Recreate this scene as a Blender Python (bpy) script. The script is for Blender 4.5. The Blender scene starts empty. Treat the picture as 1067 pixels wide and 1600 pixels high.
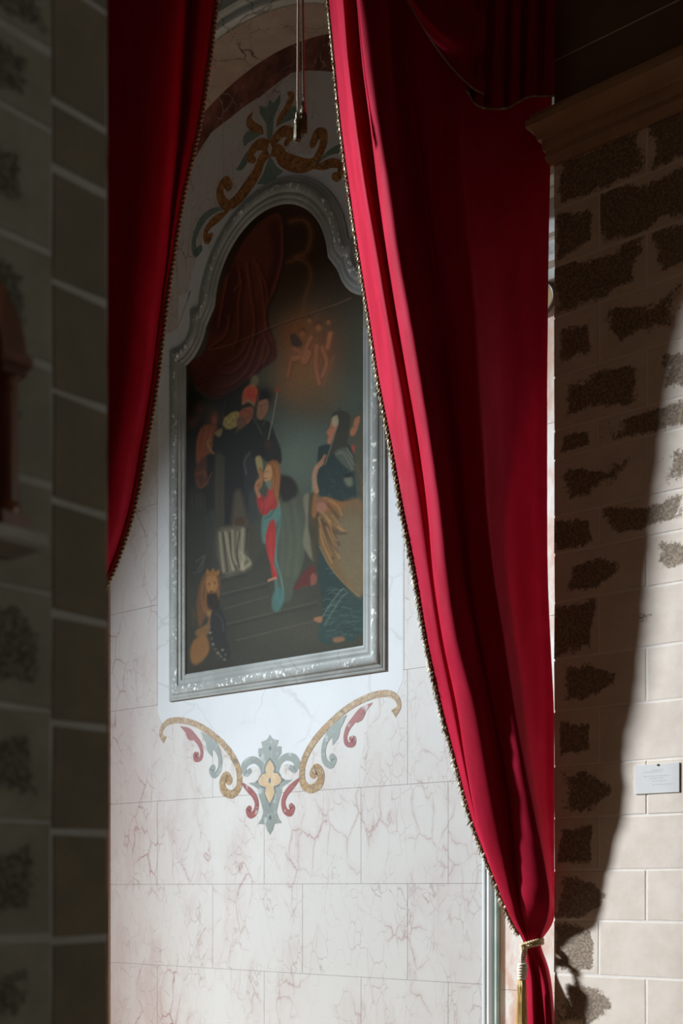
import bpy, bmesh, math, random
import numpy as np
from mathutils import Vector, Matrix
random.seed(7); rng = np.random.default_rng(7)
C = bpy.context.scene.collection
sc = bpy.context.scene

# ------------------------------------------------------------------ camera
F, CX, HY, EZ = 1980.0, 533.5, 1388.0, 1.6        # focal length, principal column, horizon row (px of 1067x1600), eye height
cam = bpy.data.cameras.new('camera'); co = bpy.data.objects.new('camera', cam); C.objects.link(co)
co.location = (0, 0, EZ); co.rotation_euler = (math.pi/2, 0, 0)
cam.sensor_fit = 'HORIZONTAL'; cam.sensor_width = 24.0; cam.lens = 24.0*F/1067
cam.shift_y = (HY-800)/1067; cam.clip_end = 60
cam.dof.use_dof = True; cam.dof.focus_distance = 7.8; cam.dof.aperture_fstop = 1.9
sc.camera = co

# ------------------------------------------------------------------ light and exposure
w = bpy.data.worlds.new('world'); sc.world = w; w.use_nodes = True
w.node_tree.nodes['Background'].inputs[0].default_value = (1.0, 0.68, 0.44, 1)
w.node_tree.nodes['Background'].inputs[1].default_value = 0.030
TARGET = Vector((0.75, 6.35, 2.1)); TOLIGHT = Vector((-0.954, 0.301, 0.424)).normalized()
sp = bpy.data.lights.new('window_daylight', 'SPOT'); so = bpy.data.objects.new('window_daylight', sp); C.objects.link(so)
so.location = TARGET + TOLIGHT*20.0
so.rotation_euler = (-TOLIGHT).to_track_quat('-Z', 'Y').to_euler()
sp.energy = 42500; sp.color = (0.86, 0.98, 1.09); sp.shadow_soft_size = 0.62
sp.spot_size = math.radians(50); sp.spot_blend = 0.3
al = bpy.data.lights.new('pillar_fill', 'AREA'); ao = bpy.data.objects.new('pillar_fill', al); C.objects.link(ao)
al.shape = 'RECTANGLE'; al.size = 1.6; al.size_y = 2.6; al.energy = 92; al.color = (0.96, 1.0, 0.90)     # added fill lamp to brighten the left pillar, no window known there
ao.location = (9.0, 4.0, 3.6); ao.rotation_euler = (Vector((-0.8, 3.2, 2.6)) - ao.location).to_track_quat('-Z', 'Y').to_euler()
sc.view_settings.view_transform = 'Standard'; sc.view_settings.look = 'None'
sc.view_settings.gamma = 1; sc.view_settings.use_curve_mapping = False
sc.view_settings.exposure = 0.0

# ------------------------------------------------------------------ walls' frames: local x along the wall, local -y out of the wall
A = math.radians(49.3)
U = Vector((math.sin(A), -math.cos(A), 0)); NV = Vector((-math.cos(A), -math.sin(A), 0))
class Wall:
    def __init__(s, org, ux, uy):                   # ux: along, uy: into the wall
        s.o, s.u, s.n = Vector(org), Vector(ux), -Vector(uy); s.rot = math.atan2(ux[1], ux[0])
    def on(s, px, py, t=0.0):                        # photo pixel -> (x, z) on the plane t in front of the wall
        k = (px-CX)/F; o = s.o + s.n*t
        y = (s.n.x*o.x + s.n.y*o.y)/(s.n.x*k + s.n.y)
        return ((k*y-o.x)*s.u.x + (y-o.y)*s.u.y, EZ + (HY-py)/F*y)
    def px(s, x, z):                                 # arrays (x, z) on the wall -> photo pixel
        X = s.o.x + s.u.x*x; Y = s.o.y + s.u.y*x
        return CX + F*X/Y, HY - F*(z-EZ)/Y
    def world(s, x, y, z): return Vector((s.o.x + s.u.x*x - s.n.x*y, s.o.y + s.u.y*x - s.n.y*y, z))
CORNER = Vector(((866-CX)/F*6.5, 6.5, 0))
WR = Wall(CORNER, U, -NV)
WB = Wall(CORNER - NV*1.2 - U*3.178, U, -NV)         # marble wall, x = 0 on the painting's axis
ULEFT = Vector((math.cos(A), math.sin(A), 0))
WL = Wall(((167-CX)/F*3.2, 3.2, 0), ULEFT, (-math.sin(A), math.cos(A), 0))   # x = 0 at the pillar's far edge
def at(px, py, Y): return Vector(((px-CX)/F*Y, Y, EZ + (HY-py)/F*Y))

# ------------------------------------------------------------------ object helpers
def link(name, me, m=None, parent=None, smooth=False):
    o = bpy.data.objects.new(name, me); C.objects.link(o)
    if m: me.materials.append(m)
    if parent: o.parent = parent
    if smooth: me.shade_smooth()
    return o
def from_bm(name, bm, m=None, parent=None, smooth=False, angle=None):
    bmesh.ops.recalc_face_normals(bm, faces=bm.faces)
    me = bpy.data.meshes.new(name); bm.to_mesh(me); bm.free()
    o = link(name, me, m, parent, smooth)
    if angle: me.shade_smooth(); me.set_sharp_from_angle(angle=math.radians(angle))
    return o
def pydata(name, v, f, m=None, parent=None, smooth=False, angle=None):
    me = bpy.data.meshes.new(name); me.from_pydata([tuple(p) for p in v], [], f); me.update()
    o = link(name, me, m, parent, smooth)
    if angle: me.shade_smooth(); me.set_sharp_from_angle(angle=math.radians(angle))
    return o
def tag(o, label, cat=None, group=None, kind=None):
    o['label'] = label
    if cat: o['category'] = cat
    if group: o['group'] = group
    if kind: o['kind'] = kind
    return o
def thing(name, label, cat, loc=(0, 0, 0), rot=0.0, group=None):
    o = bpy.data.objects.new(name, None); C.objects.link(o); o.location = loc; o.rotation_euler = (0, 0, rot)
    o.empty_display_size = 0.1
    return tag(o, label, cat, group)
def on_wall(o, W): o.location = W.o; o.rotation_euler = (0, 0, W.rot); return o
def bm_box(bm, x0, x1, y0, y1, z0, z1):
    v = [bm.verts.new(p) for p in ((x0,y0,z0),(x1,y0,z0),(x1,y1,z0),(x0,y1,z0),(x0,y0,z1),(x1,y0,z1),(x1,y1,z1),(x0,y1,z1))]
    for f in ((0,1,2,3),(4,5,6,7),(0,1,5,4),(1,2,6,5),(2,3,7,6),(3,0,4,7)): bm.faces.new([v[i] for i in f])
def piece(name, x0, x1, z0, z1, yf, yb, c, m, parent, jit=0.0):
    """a flat stone or slab: face at y = yf (towards the room), back at yb, chamfer c"""
    j = lambda: random.uniform(-jit, jit)
    t = [j()*0.15 for _ in range(4)]
    q = [(x0+j(), z0+j()), (x1+j(), z0+j()), (x1+j(), z1+j()), (x0+j(), z1+j())]
    s = [(1, 1), (-1, 1), (-1, -1), (1, -1)]
    v = [(x, yb, z) for x, z in q] + [(x, yf+c, z) for x, z in q] + [(x+c*a, yf+tt, z+c*b) for (x, z), (a, b), tt in zip(q, s, t)]
    f = [(8, 9, 10, 11)]
    for i in range(4):
        k = (i+1) % 4
        f += [(i, k, 4+k, 4+i), (4+i, 4+k, 8+k, 8+i)]
    return pydata(name, v, f, m, parent)
def tube(bm, pts, rad, n=6, closed=False, cap=True):
    pts = [Vector(p) for p in pts]; N = len(pts); rings = []
    up = Vector((0.13, 0.2, 1)).normalized()
    for i, p in enumerate(pts):
        a = pts[i-1] if (i or closed) else p; b = pts[(i+1) % N] if (i < N-1 or closed) else p
        d = (b-a).normalized()
        s = d.cross(up)
        if s.length < 1e-3: s = d.cross(Vector((1, 0, 0)))
        s.normalize(); t = s.cross(d)
        r = rad[i] if hasattr(rad, '__len__') else rad
        rings.append([bm.verts.new(p + (s*math.cos(2*math.pi*k/n) + t*math.sin(2*math.pi*k/n))*r) for k in range(n)])
    for i in range(N if closed else N-1):
        a, b = rings[i], rings[(i+1) % N]
        for k in range(n): bm.faces.new((a[k], a[(k+1) % n], b[(k+1) % n], b[k]))
    if cap and not closed:
        bm.faces.new(rings[0][::-1]); bm.faces.new(rings[-1])
def lathe(bm, prof, c=(0, 0, 0), n=16):
    """prof: list of (r, z)"""
    rings = [[bm.verts.new((c[0]+r*math.cos(2*math.pi*k/n), c[1]+r*math.sin(2*math.pi*k/n), c[2]+z)) for k in range(n)] for r, z in prof]
    for a, b in zip(rings, rings[1:]):
        for k in range(n): bm.faces.new((a[k], a[(k+1) % n], b[(k+1) % n], b[k]))
    bm.faces.new(rings[0][::-1]); bm.faces.new(rings[-1])
def cat(P, sub, closed=False):
    """Catmull-Rom through the rows of P"""
    P = np.asarray(P, float); n = len(P)
    if closed: Q = np.concatenate([P[-1:], P, P[:2]])
    else: Q = np.concatenate([P[:1]*2-P[1:2], P, P[-1:]*2-P[-2:-1]])
    out = []
    for i in range(n if closed else n-1):
        a, b, c, d = Q[i:i+4]
        for t in np.arange(sub)/sub:
            out.append(0.5*(2*b + (c-a)*t + (2*a-5*b+4*c-d)*t*t + (3*b-a-3*c+d)*t**3))
    if not closed: out.append(P[-1])
    return np.array(out)
def prism(bm, pts, y0, y1):
    """flat plate with outline pts [(x, z)], face at y0, back at y1"""
    a = [bm.verts.new((x, y0, z)) for x, z in pts]; b = [bm.verts.new((x, y1, z)) for x, z in pts]
    bm.faces.new(a); n = len(pts)
    for i in range(n): bm.faces.new((a[i], a[(i+1) % n], b[(i+1) % n], b[i]))
def strip(bm, L, R, y0, y1):
    """ribbon plate between two outlines L, R [(x, z)]"""
    n = len(L)
    a = [[bm.verts.new((p[0], y0, p[1])) for p in S] for S in (L, R)]
    b = [[bm.verts.new((p[0], y1, p[1])) for p in S] for S in (L, R)]
    for i in range(n-1):
        bm.faces.new((a[0][i], a[0][i+1], a[1][i+1], a[1][i]))
        for s in (0, 1): bm.faces.new((a[s][i], a[s][i+1], b[s][i+1], b[s][i]))
    for i in (0, n-1): bm.faces.new((a[0][i], a[1][i], b[1][i], b[0][i]))
def offset_line(P, d, closed):
    """mitred offset of a polyline to its left by d"""
    n = len(P); out = []
    for i in range(n):
        p = P[i]; a = P[i-1] if (i or closed) else None; b = P[(i+1) % n] if (i < n-1 or closed) else None
        def nrm(u, v):
            e = np.array([v[0]-u[0], v[1]-u[1]]); e /= max(1e-9, np.hypot(*e)); return np.array([-e[1], e[0]])
        if a is None: m = nrm(p, b)
        elif b is None: m = nrm(a, p)
        else:
            n1, n2 = nrm(a, p), nrm(p, b); m = (n1+n2)/max(0.35, 1+float(n1@n2))
        out.append((p[0]+m[0]*d, p[1]+m[1]*d))
    return out
def sweep(name, P, prof, m, parent, closed=True, angle=38):
    """moulding: outline P [(x, z)], profile [(inset, proud)]"""
    v, f = [], []; n = len(P)
    for d, h in prof:
        v += [(x, -h, z) for x, z in offset_line(P, d, closed)]
    for k in range(len(prof)-1):
        for i in range(n if closed else n-1):
            j = (i+1) % n
            f.append((k*n+i, k*n+j, (k+1)*n+j, (k+1)*n+i))
    o = pydata(name, v, f, m, parent, angle=angle)
    return o

# ------------------------------------------------------------------ materials
class M:
    def __init__(s, name):
        s.m = bpy.data.materials.new(name); s.m.use_nodes = True; s.t = s.m.node_tree; s.b = s.t.nodes['Principled BSDF']
    def n(s, typ, ins=None, **kw):
        o = s.t.nodes.new(typ)
        for k, v in kw.items(): setattr(o, k, v)
        for k, v in (ins or {}).items(): s.put(o.inputs[k], v)
        return o
    def put(s, sock, v):
        if isinstance(v, bpy.types.NodeSocket): s.t.links.new(v, sock)
        elif hasattr(v, 'outputs'): s.t.links.new(v.outputs[0], sock)
        elif isinstance(v, (tuple, list)) and sock.type == 'RGBA' and len(v) == 3: sock.default_value = (*v, 1)
        else: sock.default_value = v
    def math(s, op, a, b=0.0, c=0.0):
        o = s.n('ShaderNodeMath', {0: a, 1: b, 2: c}, operation=op); return o.outputs[0]
    def ramp(s, x, lo, hi, a=0.0, b=1.0):
        return s.n('ShaderNodeMapRange', {0: x, 1: lo, 2: hi, 3: a, 4: b}, interpolation_type='SMOOTHSTEP').outputs[0]
    def mix(s, f, a, b, bt='MIX'):
        o = s.n('ShaderNodeMix', data_type='RGBA', blend_type=bt)
        s.put(o.inputs[0], f); s.put(o.inputs[6], a); s.put(o.inputs[7], b); return o.outputs[2]
    def coord(s, which='Object', scale=(1, 1, 1), off=None):
        tc = s.n('ShaderNodeTexCoord').outputs[which]
        mp = s.n('ShaderNodeMapping', {0: tc, 3: scale})
        if off is not None: s.put(mp.inputs[1], off)
        return mp.outputs[0]
    def rnd(s): return s.n('ShaderNodeObjectInfo').outputs['Random']
    def noise(s, v, sc_, det=4, rough=0.55, dist=0.0):
        return s.n('ShaderNodeTexNoise', {'Vector': v, 'Scale': sc_, 'Detail': det, 'Roughness': rough, 'Distortion': dist}).outputs[0]
    def warp(s, v, sc_, amt):
        nz = s.n('ShaderNodeTexNoise', {'Vector': v, 'Scale': sc_, 'Detail': 4}).outputs[1]
        q = s.n('ShaderNodeVectorMath', {0: nz, 1: (-.5, -.5, -.5)}, operation='ADD')
        q = s.n('ShaderNodeVectorMath', {0: q, 3: amt}, operation='SCALE')
        return s.n('ShaderNodeVectorMath', {0: v, 1: q}, operation='ADD').outputs[0]
    def edge(s, v, sc_, rand=1.0):
        return s.n('ShaderNodeTexVoronoi', {'Vector': v, 'Scale': sc_, 'Randomness': rand}, feature='DISTANCE_TO_EDGE').outputs[0]
    def bump(s, h, dist=0.004, st=0.6):
        s.put(s.b.inputs['Normal'], s.n('ShaderNodeBump', {'Height': h, 'Distance': dist, 'Strength': st}))
    def out(s, col, rough=0.5, spec=0.5, metal=0.0):
        s.put(s.b.inputs['Base Color'], col); s.put(s.b.inputs['Roughness'], rough)
        s.b.inputs['Specular IOR Level'].default_value = spec; s.b.inputs['Metallic'].default_value = metal
        return s.m
MAT = {}
def marble_pink(name, white, pink, vein, vein2, amount=1.0, sc_=1.0, even=False):
    k = M(name); r = k.rnd(); off = k.n('ShaderNodeCombineXYZ', {0: k.math('MULTIPLY', r, .07), 1: k.math('MULTIPLY', r, .05), 2: k.math('MULTIPLY', r, .06)})
    v = k.coord(scale=(1.9*sc_, 1.6*sc_, 1.0*sc_), off=off)
    v = k.warp(v, 2.2, 0.30); v = k.warp(v, 7.0, 0.07)
    e1 = k.ramp(k.edge(v, 3.4), 0.0, 0.030, 1, 0); m1 = k.ramp(k.noise(v, 1.3, 4), 0.46, 0.66)
    e2 = k.ramp(k.edge(v, 6.3), 0.0, 0.035, 1, 0); m2 = k.ramp(k.noise(v, 2.3, 3), 0.40, 0.64)
    px_ = k.n('ShaderNodeSeparateXYZ', {0: k.coord()}).outputs[0]; side = 1.0 if even else k.math('ADD', k.ramp(px_, -1.6, 1.2, 1.0, 0.5), k.ramp(k.n('ShaderNodeSeparateXYZ', {0: k.coord()}).outputs[2], 5.6, 6.8, 0.0, 0.45))      # the slabs are more veined towards the left
    cl = k.ramp(k.noise(v, 1.0, 5, 0.65), 0.40, 0.58) if even else k.math('MINIMUM', 1.0, k.math('ADD', k.math('MULTIPLY', side, k.ramp(k.noise(v, 1.1, 5, 0.65), 0.42, 0.76)), k.ramp(px_, -2.0, -0.5, 0.8, 0.0))); gl = k.ramp(k.edge(v, 3.4), 0.0, 0.16, 1, 0)
    col = k.mix(cl, white, pink)
    col = k.mix(k.math('MULTIPLY', k.math('MULTIPLY', gl, m1), 0.4*amount), col, pink)
    col = k.mix(k.math('MULTIPLY', k.math('MULTIPLY', e2, m2), 0.5*amount), col, vein2)
    col = k.mix(k.math('MULTIPLY', k.math('MULTIPLY', e1, m1), k.math('MULTIPLY', side, 0.95*amount)), col, vein)
    return k.out(col, 0.5, 0.15)
MAT['marble'] = marble_pink('marble_pink', (0.425, 0.405, 0.375), (0.355, 0.290, 0.261), (0.217, 0.102, 0.087), (0.203, 0.152, 0.116))
MAT['marble_soft'] = marble_pink('marble_rose_mottled', (.62, .585, .53), (.52, .34, .26), (.42, .25, .20), (.44, .40, .34), 0.5, 1.5, True)
MAT['soffit'] = marble_pink('marble_dark_veined', (0.360, 0.300, 0.246), (0.324, 0.240, 0.192), (0.048, 0.046, 0.034), (0.072, 0.066, 0.048), 1.35, 0.8, True)
def simple_stone(name, a, b, c=None, sc_=3.0, rough=0.5, bump=0.0, spec=0.4):
    k = M(name); v = k.coord(); n1 = k.noise(v, sc_, 6, 0.62)
    col = k.mix(k.ramp(n1, 0.35, 0.68), a, b)
    if c:
        vv = k.warp(v, 3.0, 0.25); e = k.ramp(k.edge(vv, sc_*1.3), 0, 0.03, 1, 0)
        col = k.mix(k.math('MULTIPLY', e, k.ramp(k.noise(v, sc_*0.7), 0.45, 0.6)), col, c)
    if bump: k.bump(k.noise(v, sc_*14, 6, 0.7), bump)
    return k.out(col, rough, spec)
MAT['white'] = simple_stone('marble_white', (0.450, 0.450, 0.446), (0.413, 0.417, 0.410), (0.367, 0.367, 0.352), 1.6, 0.5, 0, 0.15)
MAT['backing'] = simple_stone('joint_mortar', (.50, .42, .37), (.42, .34, .30))
MAT['redmarble'] = simple_stone('marble_red', (.07, .02, .015), (.25, .085, .06), (.33, .24, .18), 4.5, 0.5)
MAT['greymarble'] = simple_stone('marble_grey_moulding', (0.338, 0.348, 0.317), (0.459, 0.468, 0.439), (0.176, 0.186, 0.169), 2.2, 0.4)
MAT['greenpaint'] = simple_stone('marble_green_bead', (0.280, 0.406, 0.371), (0.392, 0.483, 0.448), None, 6, 0.4)
MAT['plaster'] = simple_stone('plaster_dull', (.16, .14, .11), (.12, .105, .085), None, 2.0, 0.8, 0.004)
MAT['floor'] = simple_stone('floor_stone', (.68, .47, .31), (.58, .40, .26), None, 2.5, 0.6)
def frame_marble():
    k = M('marble_frame_worn'); v = k.coord(); vv = k.warp(v, 3.0, 0.25)
    col = k.mix(k.ramp(k.noise(v, 2.6, 6), 0.35, 0.68), (.20, .206, .19), (.27, .275, .258))
    e = k.ramp(k.edge(vv, 2.6), 0, 0.022, 1, 0)
    col = k.mix(k.math('MULTIPLY', e, 0.7), col, (.20, .20, .18))
    sep = k.n('ShaderNodeSeparateXYZ', {0: v})
    chip = k.ramp(k.noise(k.coord(scale=(1, 1, .7)), 34, 5, 0.75), 0.555, 0.595)
    high = k.ramp(k.math('MULTIPLY', sep.outputs[1], -1.0), 0.0285, 0.034)       # bare patches sit on the crown of the big roll
    patch = k.ramp(k.noise(v, 3.0, 3), 0.42, 0.54)
    col = k.mix(k.math('MULTIPLY', k.math('MULTIPLY', chip, high), patch), col, (.75, .75, .70))
    k.bump(k.noise(v, 30, 5), 0.002)
    return k.out(col, 0.75, 0.08)
MAT['frame'] = frame_marble()
def inlay(name, a, b, line, sc_=26, lw=0.09, white=None):
    k = M(name); v = k.warp(k.coord(), 9, 0.04)
    n = k.ramp(k.n('ShaderNodeTexVoronoi', {'Vector': v, 'Scale': sc_}).outputs[1], 0.0, 1.0)
    col = k.mix(k.n('ShaderNodeSeparateColor', {0: k.n('ShaderNodeTexVoronoi', {'Vector': v, 'Scale': sc_}).outputs[1]}).outputs[0], a, b)
    if white: col = k.mix(k.ramp(k.noise(v, 11, 4), 0.57, 0.66), col, white)
    col = k.mix(k.math('MULTIPLY', k.ramp(k.edge(v, sc_), 0, lw, 1, 0), 0.85), col, line)
    return k.out(col, 0.35, 0.4)
MAT['breccia'] = inlay('inlay_gold_breccia', (0.243, 0.131, 0.039), (0.302, 0.209, 0.107), (0.078, 0.059, 0.034))
MAT['inlay_grey'] = inlay('inlay_grey_green', (0.148, 0.164, 0.143), (0.180, 0.198, 0.170), (0.198, 0.214, 0.192), 7, 0.03, (0.285, 0.301, 0.280))
MAT['inlay_red'] = inlay('inlay_red_marble', (0.180, 0.038, 0.033), (0.219, 0.066, 0.055), (0.164, 0.038, 0.033), 12, 0.03, (0.329, 0.263, 0.247))
MAT['inlay_teal'] = inlay('inlay_teal', (.10, .145, .12), (.15, .19, .16), (.17, .20, .18), 12, 0.03)
MAT['inlay_rust'] = inlay('inlay_rust_breccia', (.24, .085, .025), (.34, .16, .045), (.05, .03, .018), 24, 0.10)
MAT['inlay_dark'] = simple_stone('inlay_dark_green', (.03, .05, .05), (.05, .07, .065))
MAT['inlay_ochre'] = simple_stone('inlay_ochre', (0.309, 0.191, 0.073), (0.364, 0.246, 0.118), (0.419, 0.337, 0.218), 8)
def ashlar(name, base, base2, dark, mort, cover):
    """weathered ashlar: a pale worn skin with a rough darker patch inside each block"""
    k = M(name); r = k.rnd(); v = k.coord(); g = k.n('ShaderNodeSeparateXYZ', {0: k.coord('Generated')})
    gx, gz = g.outputs[0], g.outputs[2]
    ex = k.math('MINIMUM', gx, k.math('SUBTRACT', 1, gx)); ez = k.math('MINIMUM', gz, k.math('SUBTRACT', 1, gz))
    e = k.math('MINIMUM', k.math('MULTIPLY', ex, 1.3), ez)
    off = k.n('ShaderNodeCombineXYZ', {0: k.math('MULTIPLY', r, 31), 1: 0, 2: k.math('MULTIPLY', r, 17)})
    vr = k.coord(off=off)
    big = k.noise(vr, 3.6, 2, 0.5); fine = k.math('ADD', k.math('MULTIPLY', k.noise(v, 26, 6, 0.7), 0.65), k.math('MULTIPLY', k.noise(v, 75, 4, 0.7), 0.35))
    field = k.math('ADD', k.math('MULTIPLY', e, 1.5), k.math('ADD', k.math('MULTIPLY', big, 1.15), k.math('MULTIPLY', fine, 0.95)))
    th = k.math('ADD', cover, k.math('MULTIPLY', k.math('FRACT', k.math('MULTIPLY', r, 7.31)), 0.34))
    sp_ = k.n('ShaderNodeSeparateXYZ', {0: v})
    worn = k.math('MULTIPLY', k.ramp(sp_.outputs[0], 0.15, 0.42), k.ramp(sp_.outputs[2], 2.4, 3.6, 1, 0))     # fewer dark patches on the outer, lower stones
    patch = k.ramp(k.math('SUBTRACT', field, k.math('ADD', th, k.math('MULTIPLY', worn, 0.9))), 0.0, 0.11)
    col = k.mix(k.ramp(k.noise(vr, 5, 6, 0.65), 0.35, 0.65), base, base2)
    pits = k.ramp(k.noise(v, 70, 6, 0.8), 0.47, 0.60)
    dk = k.mix(k.math('MULTIPLY', pits, 0.9), dark, tuple(x*0.38 for x in dark))
    col = k.mix(k.math('MULTIPLY', patch, 0.82), col, dk)
    hole = k.math('MULTIPLY', k.ramp(k.noise(v, 120, 3, 0.6), 0.70, 0.75), k.ramp(k.noise(v, 3.2, 3), 0.45, 0.62))
    col = k.mix(k.math('MULTIPLY', hole, 0.7), col, tuple(x*0.4 for x in dark))
    h = k.math('SUBTRACT', k.math('MULTIPLY', fine, 0.25), k.math('MULTIPLY', patch, k.math('ADD', 0.5, k.math('MULTIPLY', pits, 0.9))))
    k.bump(h, 0.005, 0.7)
    return k.out(col, 0.85, 0.2)
MAT['ashlar'] = ashlar('ashlar_tan', (.90, .75, .62), (.80, .655, .53), (.37, .255, .165), None, 1.08)
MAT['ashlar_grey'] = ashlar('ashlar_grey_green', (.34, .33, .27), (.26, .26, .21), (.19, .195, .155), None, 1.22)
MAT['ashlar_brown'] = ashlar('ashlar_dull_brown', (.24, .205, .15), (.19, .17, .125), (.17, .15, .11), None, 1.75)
MAT['mortar'] = simple_stone('mortar_pale', (.97, .86, .75), (.92, .80, .69), None, 5, 0.9, 0.003)
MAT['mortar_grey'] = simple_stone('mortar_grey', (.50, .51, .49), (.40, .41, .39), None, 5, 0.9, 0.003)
MAT['cornice'] = simple_stone('cornice_stone', (.55, .34, .21), (.45, .28, .18), None, 4, 0.85, 0.004, 0.2)
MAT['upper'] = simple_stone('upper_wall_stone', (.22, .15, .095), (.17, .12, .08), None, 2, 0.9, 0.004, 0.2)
def velvet():
    k = M('red_curtain_cloth'); v = k.coord()
    n = k.noise(k.coord(scale=(1, 1, .25)), 9, 5, 0.6)
    col = k.mix(k.ramp(n, 0.35, 0.65), (.30, .0075, .022), (.37, .011, .032))
    k.out(col, 0.6, 0.02)
    k.b.inputs['Sheen Weight'].default_value = 0.015; k.b.inputs['Sheen Roughness'].default_value = 0.4
    k.b.inputs['Sheen Tint'].default_value = (1, .25, .35, 1)
    k.bump(k.noise(v, 220, 2), 0.0006, 0.5)
    tr = k.n('ShaderNodeBsdfTranslucent', {0: (.42, .0, .012, 1)})
    mx = k.n('ShaderNodeMixShader', {0: 0.06, 1: k.b.outputs[0], 2: tr})
    k.put(k.t.nodes['Material Output'].inputs[0], mx)
    return k.m
MAT['velvet'] = velvet()
def thread(name, a, b, rough=0.45, metal=0.0):
    k = M(name); v = k.coord(scale=(60, 60, 9))
    return k.out(k.mix(k.noise(v, 1.0, 3), a, b), rough, 0.5, metal)
MAT['gold_fringe'] = thread('fringe_old_gold', (.12, .08, .03), (.32, .24, .11), 0.45, 0.3)
MAT['gold_cord'] = thread('cord_pale_gold', (.55, .38, .16), (.80, .62, .36), 0.5)
MAT['gold_tassel'] = thread('tassel_gold', (.80, .50, .14), (.95, .70, .30), 0.5)
MAT['cream'] = thread('tassel_binding_cream', (.72, .58, .42), (.84, .72, .56), 0.6)
MAT['old_cord'] = thread('cord_old', (.20, .15, .085), (.42, .34, .21), 0.5)
MAT['old_tassel'] = thread('tassel_olive', (.13, .115, .05), (.32, .29, .15), 0.5)
def wood():
    k = M('wood_red_brown'); v = k.warp(k.coord(scale=(1, 1, .12)), 12, 0.05)
    return k.out(k.mix(k.ramp(k.noise(v, 22, 5), .35, .65), (.12, .035, .012), (.22, .07, .025)), 0.35, 0.5)
MAT['wood'] = wood()
MAT['gilt'] = thread('gilt_disc', (.22, .15, .05), (.32, .23, .09), 0.5, 0.3)
MAT['blackrim'] = simple_stone('dark_rim', (.05, .03, .02), (.08, .05, .03), None, 8, 0.4)
MAT['paper'] = simple_stone('card_white', (.76, .71, .66), (.72, .67, .62), None, 6, 0.6)
MAT['ink'] = simple_stone('print_grey', (.52, .50, .48), (.48, .46, .44), None, 30, 0.7)
MAT['iron'] = simple_stone('iron_dark', (.06, .05, .04), (.1, .08, .06), None, 8, 0.5)
def canvas():
    k = M('oil_paint_on_canvas'); v = k.coord()
    col = k.n('ShaderNodeVertexColor', layer_name='paint').outputs[0]
    vv = k.warp(v, 6, 0.08)
    e = k.edge(vv, 34); cr = k.ramp(e, 0, 0.06, 1, 0); area = k.ramp(k.noise(v, 1.7, 3), 0.38, 0.62)
    br = k.noise(v, 60, 5, 0.7)
    col = k.mix(k.math('MULTIPLY', k.math('MULTIPLY', cr, area), 0.16), col, (.02, .018, .014))
    col = k.mix(0.5, col, k.mix(k.ramp(br, .3, .7), (.45, .45, .45), (.62, .62, .62)), 'OVERLAY')
    h = k.math('ADD', k.math('MULTIPLY', k.math('MULTIPLY', k.math('SUBTRACT', 1, cr), area), 0.5), k.math('MULTIPLY', br, 0.4))
    k.bump(h, 0.0016, 0.5)
    k.out(col, 0.65, 0.05); return k.m
MAT['canvas'] = canvas()

#==STRUCTURE==
# ------------------------------------------------------------------ floor
bm = bmesh.new(); bm_box(bm, -6, 5, -1.5, 16, -0.1, 0)
tag(from_bm('floor', bm, MAT['floor']), 'stone floor below the chapel opening', kind='structure')

# ------------------------------------------------------------------ marble wall at the back with its slabs
bm = bmesh.new(); bm_box(bm, -5.0, 3.2, 0.012, 0.35, 0, 9.0)
wall_back = on_wall(from_bm('wall_back', bm, MAT['backing']), WB)
tag(wall_back, 'pale marble chapel wall with pink veins behind the curtains', kind='structure')
zrows = [0.0, 0.44, 0.976, 1.632, 2.309, 3.092, 3.907, 4.733, 5.532, 6.332, 7.05, 7.95]
cols_a = [-1.92, -1.27, -0.06, 0.887, 1.64, 1.93]; cols_b = [-1.92, -0.62, 0.33, 1.3, 1.93]
for r in range(len(zrows)-1):
    cs = cols_a if r % 2 else cols_b
    if r >= 5: cs = [-1.92, -1.27, 1.27, 1.93] if r < 9 else [-1.92, -0.5, 0.7, 1.93]
    for a, b in zip(cs, cs[1:]):
        piece('marble_slab', a+.0008, b-.0008, zrows[r]+.0008, zrows[r+1]-.0008, 0.0, 0.014, 0.0008, MAT['marble'], wall_back, 0.0)
# right of the strip: rose mottled pilaster facing; left: plain plaster
for z0, z1 in ((0, .95), (.95, 2.1), (2.1, 3.3), (3.3, 4.5), (4.5, 5.36)):
    piece('marble_slab', 2.05, 3.19, z0+.001, z1-.001, 0.0, 0.014, 0.0012, MAT['marble_soft'], wall_back)

# upright mouldings: white and green strip at the right edge, red marble strip at the left edge
def upright(name, x0, x1, prof, m, label, z0=0.0, z1=5.9):
    v, f = [], []
    for (x, h) in prof: v += [(x, -h, z0), (x, -h, z1)]
    for i in range(len(prof)-1): f.append((2*i, 2*i+2, 2*i+3, 2*i+1))
    o = on_wall(pydata(name, v, f, m, angle=35), WB); return tag(o, label, kind='structure')
MAT['white_strip'] = simple_stone('marble_white_strip', (.48, .49, .48), (.42, .43, .42), None, 1.6, 0.5)
upright('trim_1', 0, 0, [(1.925, -.01), (1.925, .02), (1.935, .03), (1.95, .03), (1.953, .018), (1.963, .018), (1.968, .03), (1.985, .034), (2.00, .028), (2.003, .014), (2.022, .014), (2.022, -.01)], MAT['white_strip'], 'white moulded marble strip edging the wall beside the curtain tie')
upright('trim_2', 0, 0, [(2.022, -.01), (2.022, .02), (2.030, .028), (2.040, .028), (2.048, .02), (2.048, -.01)], MAT['greenpaint'], 'thin pale green bead beside the white moulded strip')
upright('trim_3', 0, 0, [(-2.10, -.01), (-2.10, .05), (-2.08, .06), (-1.93, .05), (-1.905, .03), (-1.90, -.01)], MAT['redmarble'], 'red marble strip at the left edge of the marble wall')

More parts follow.
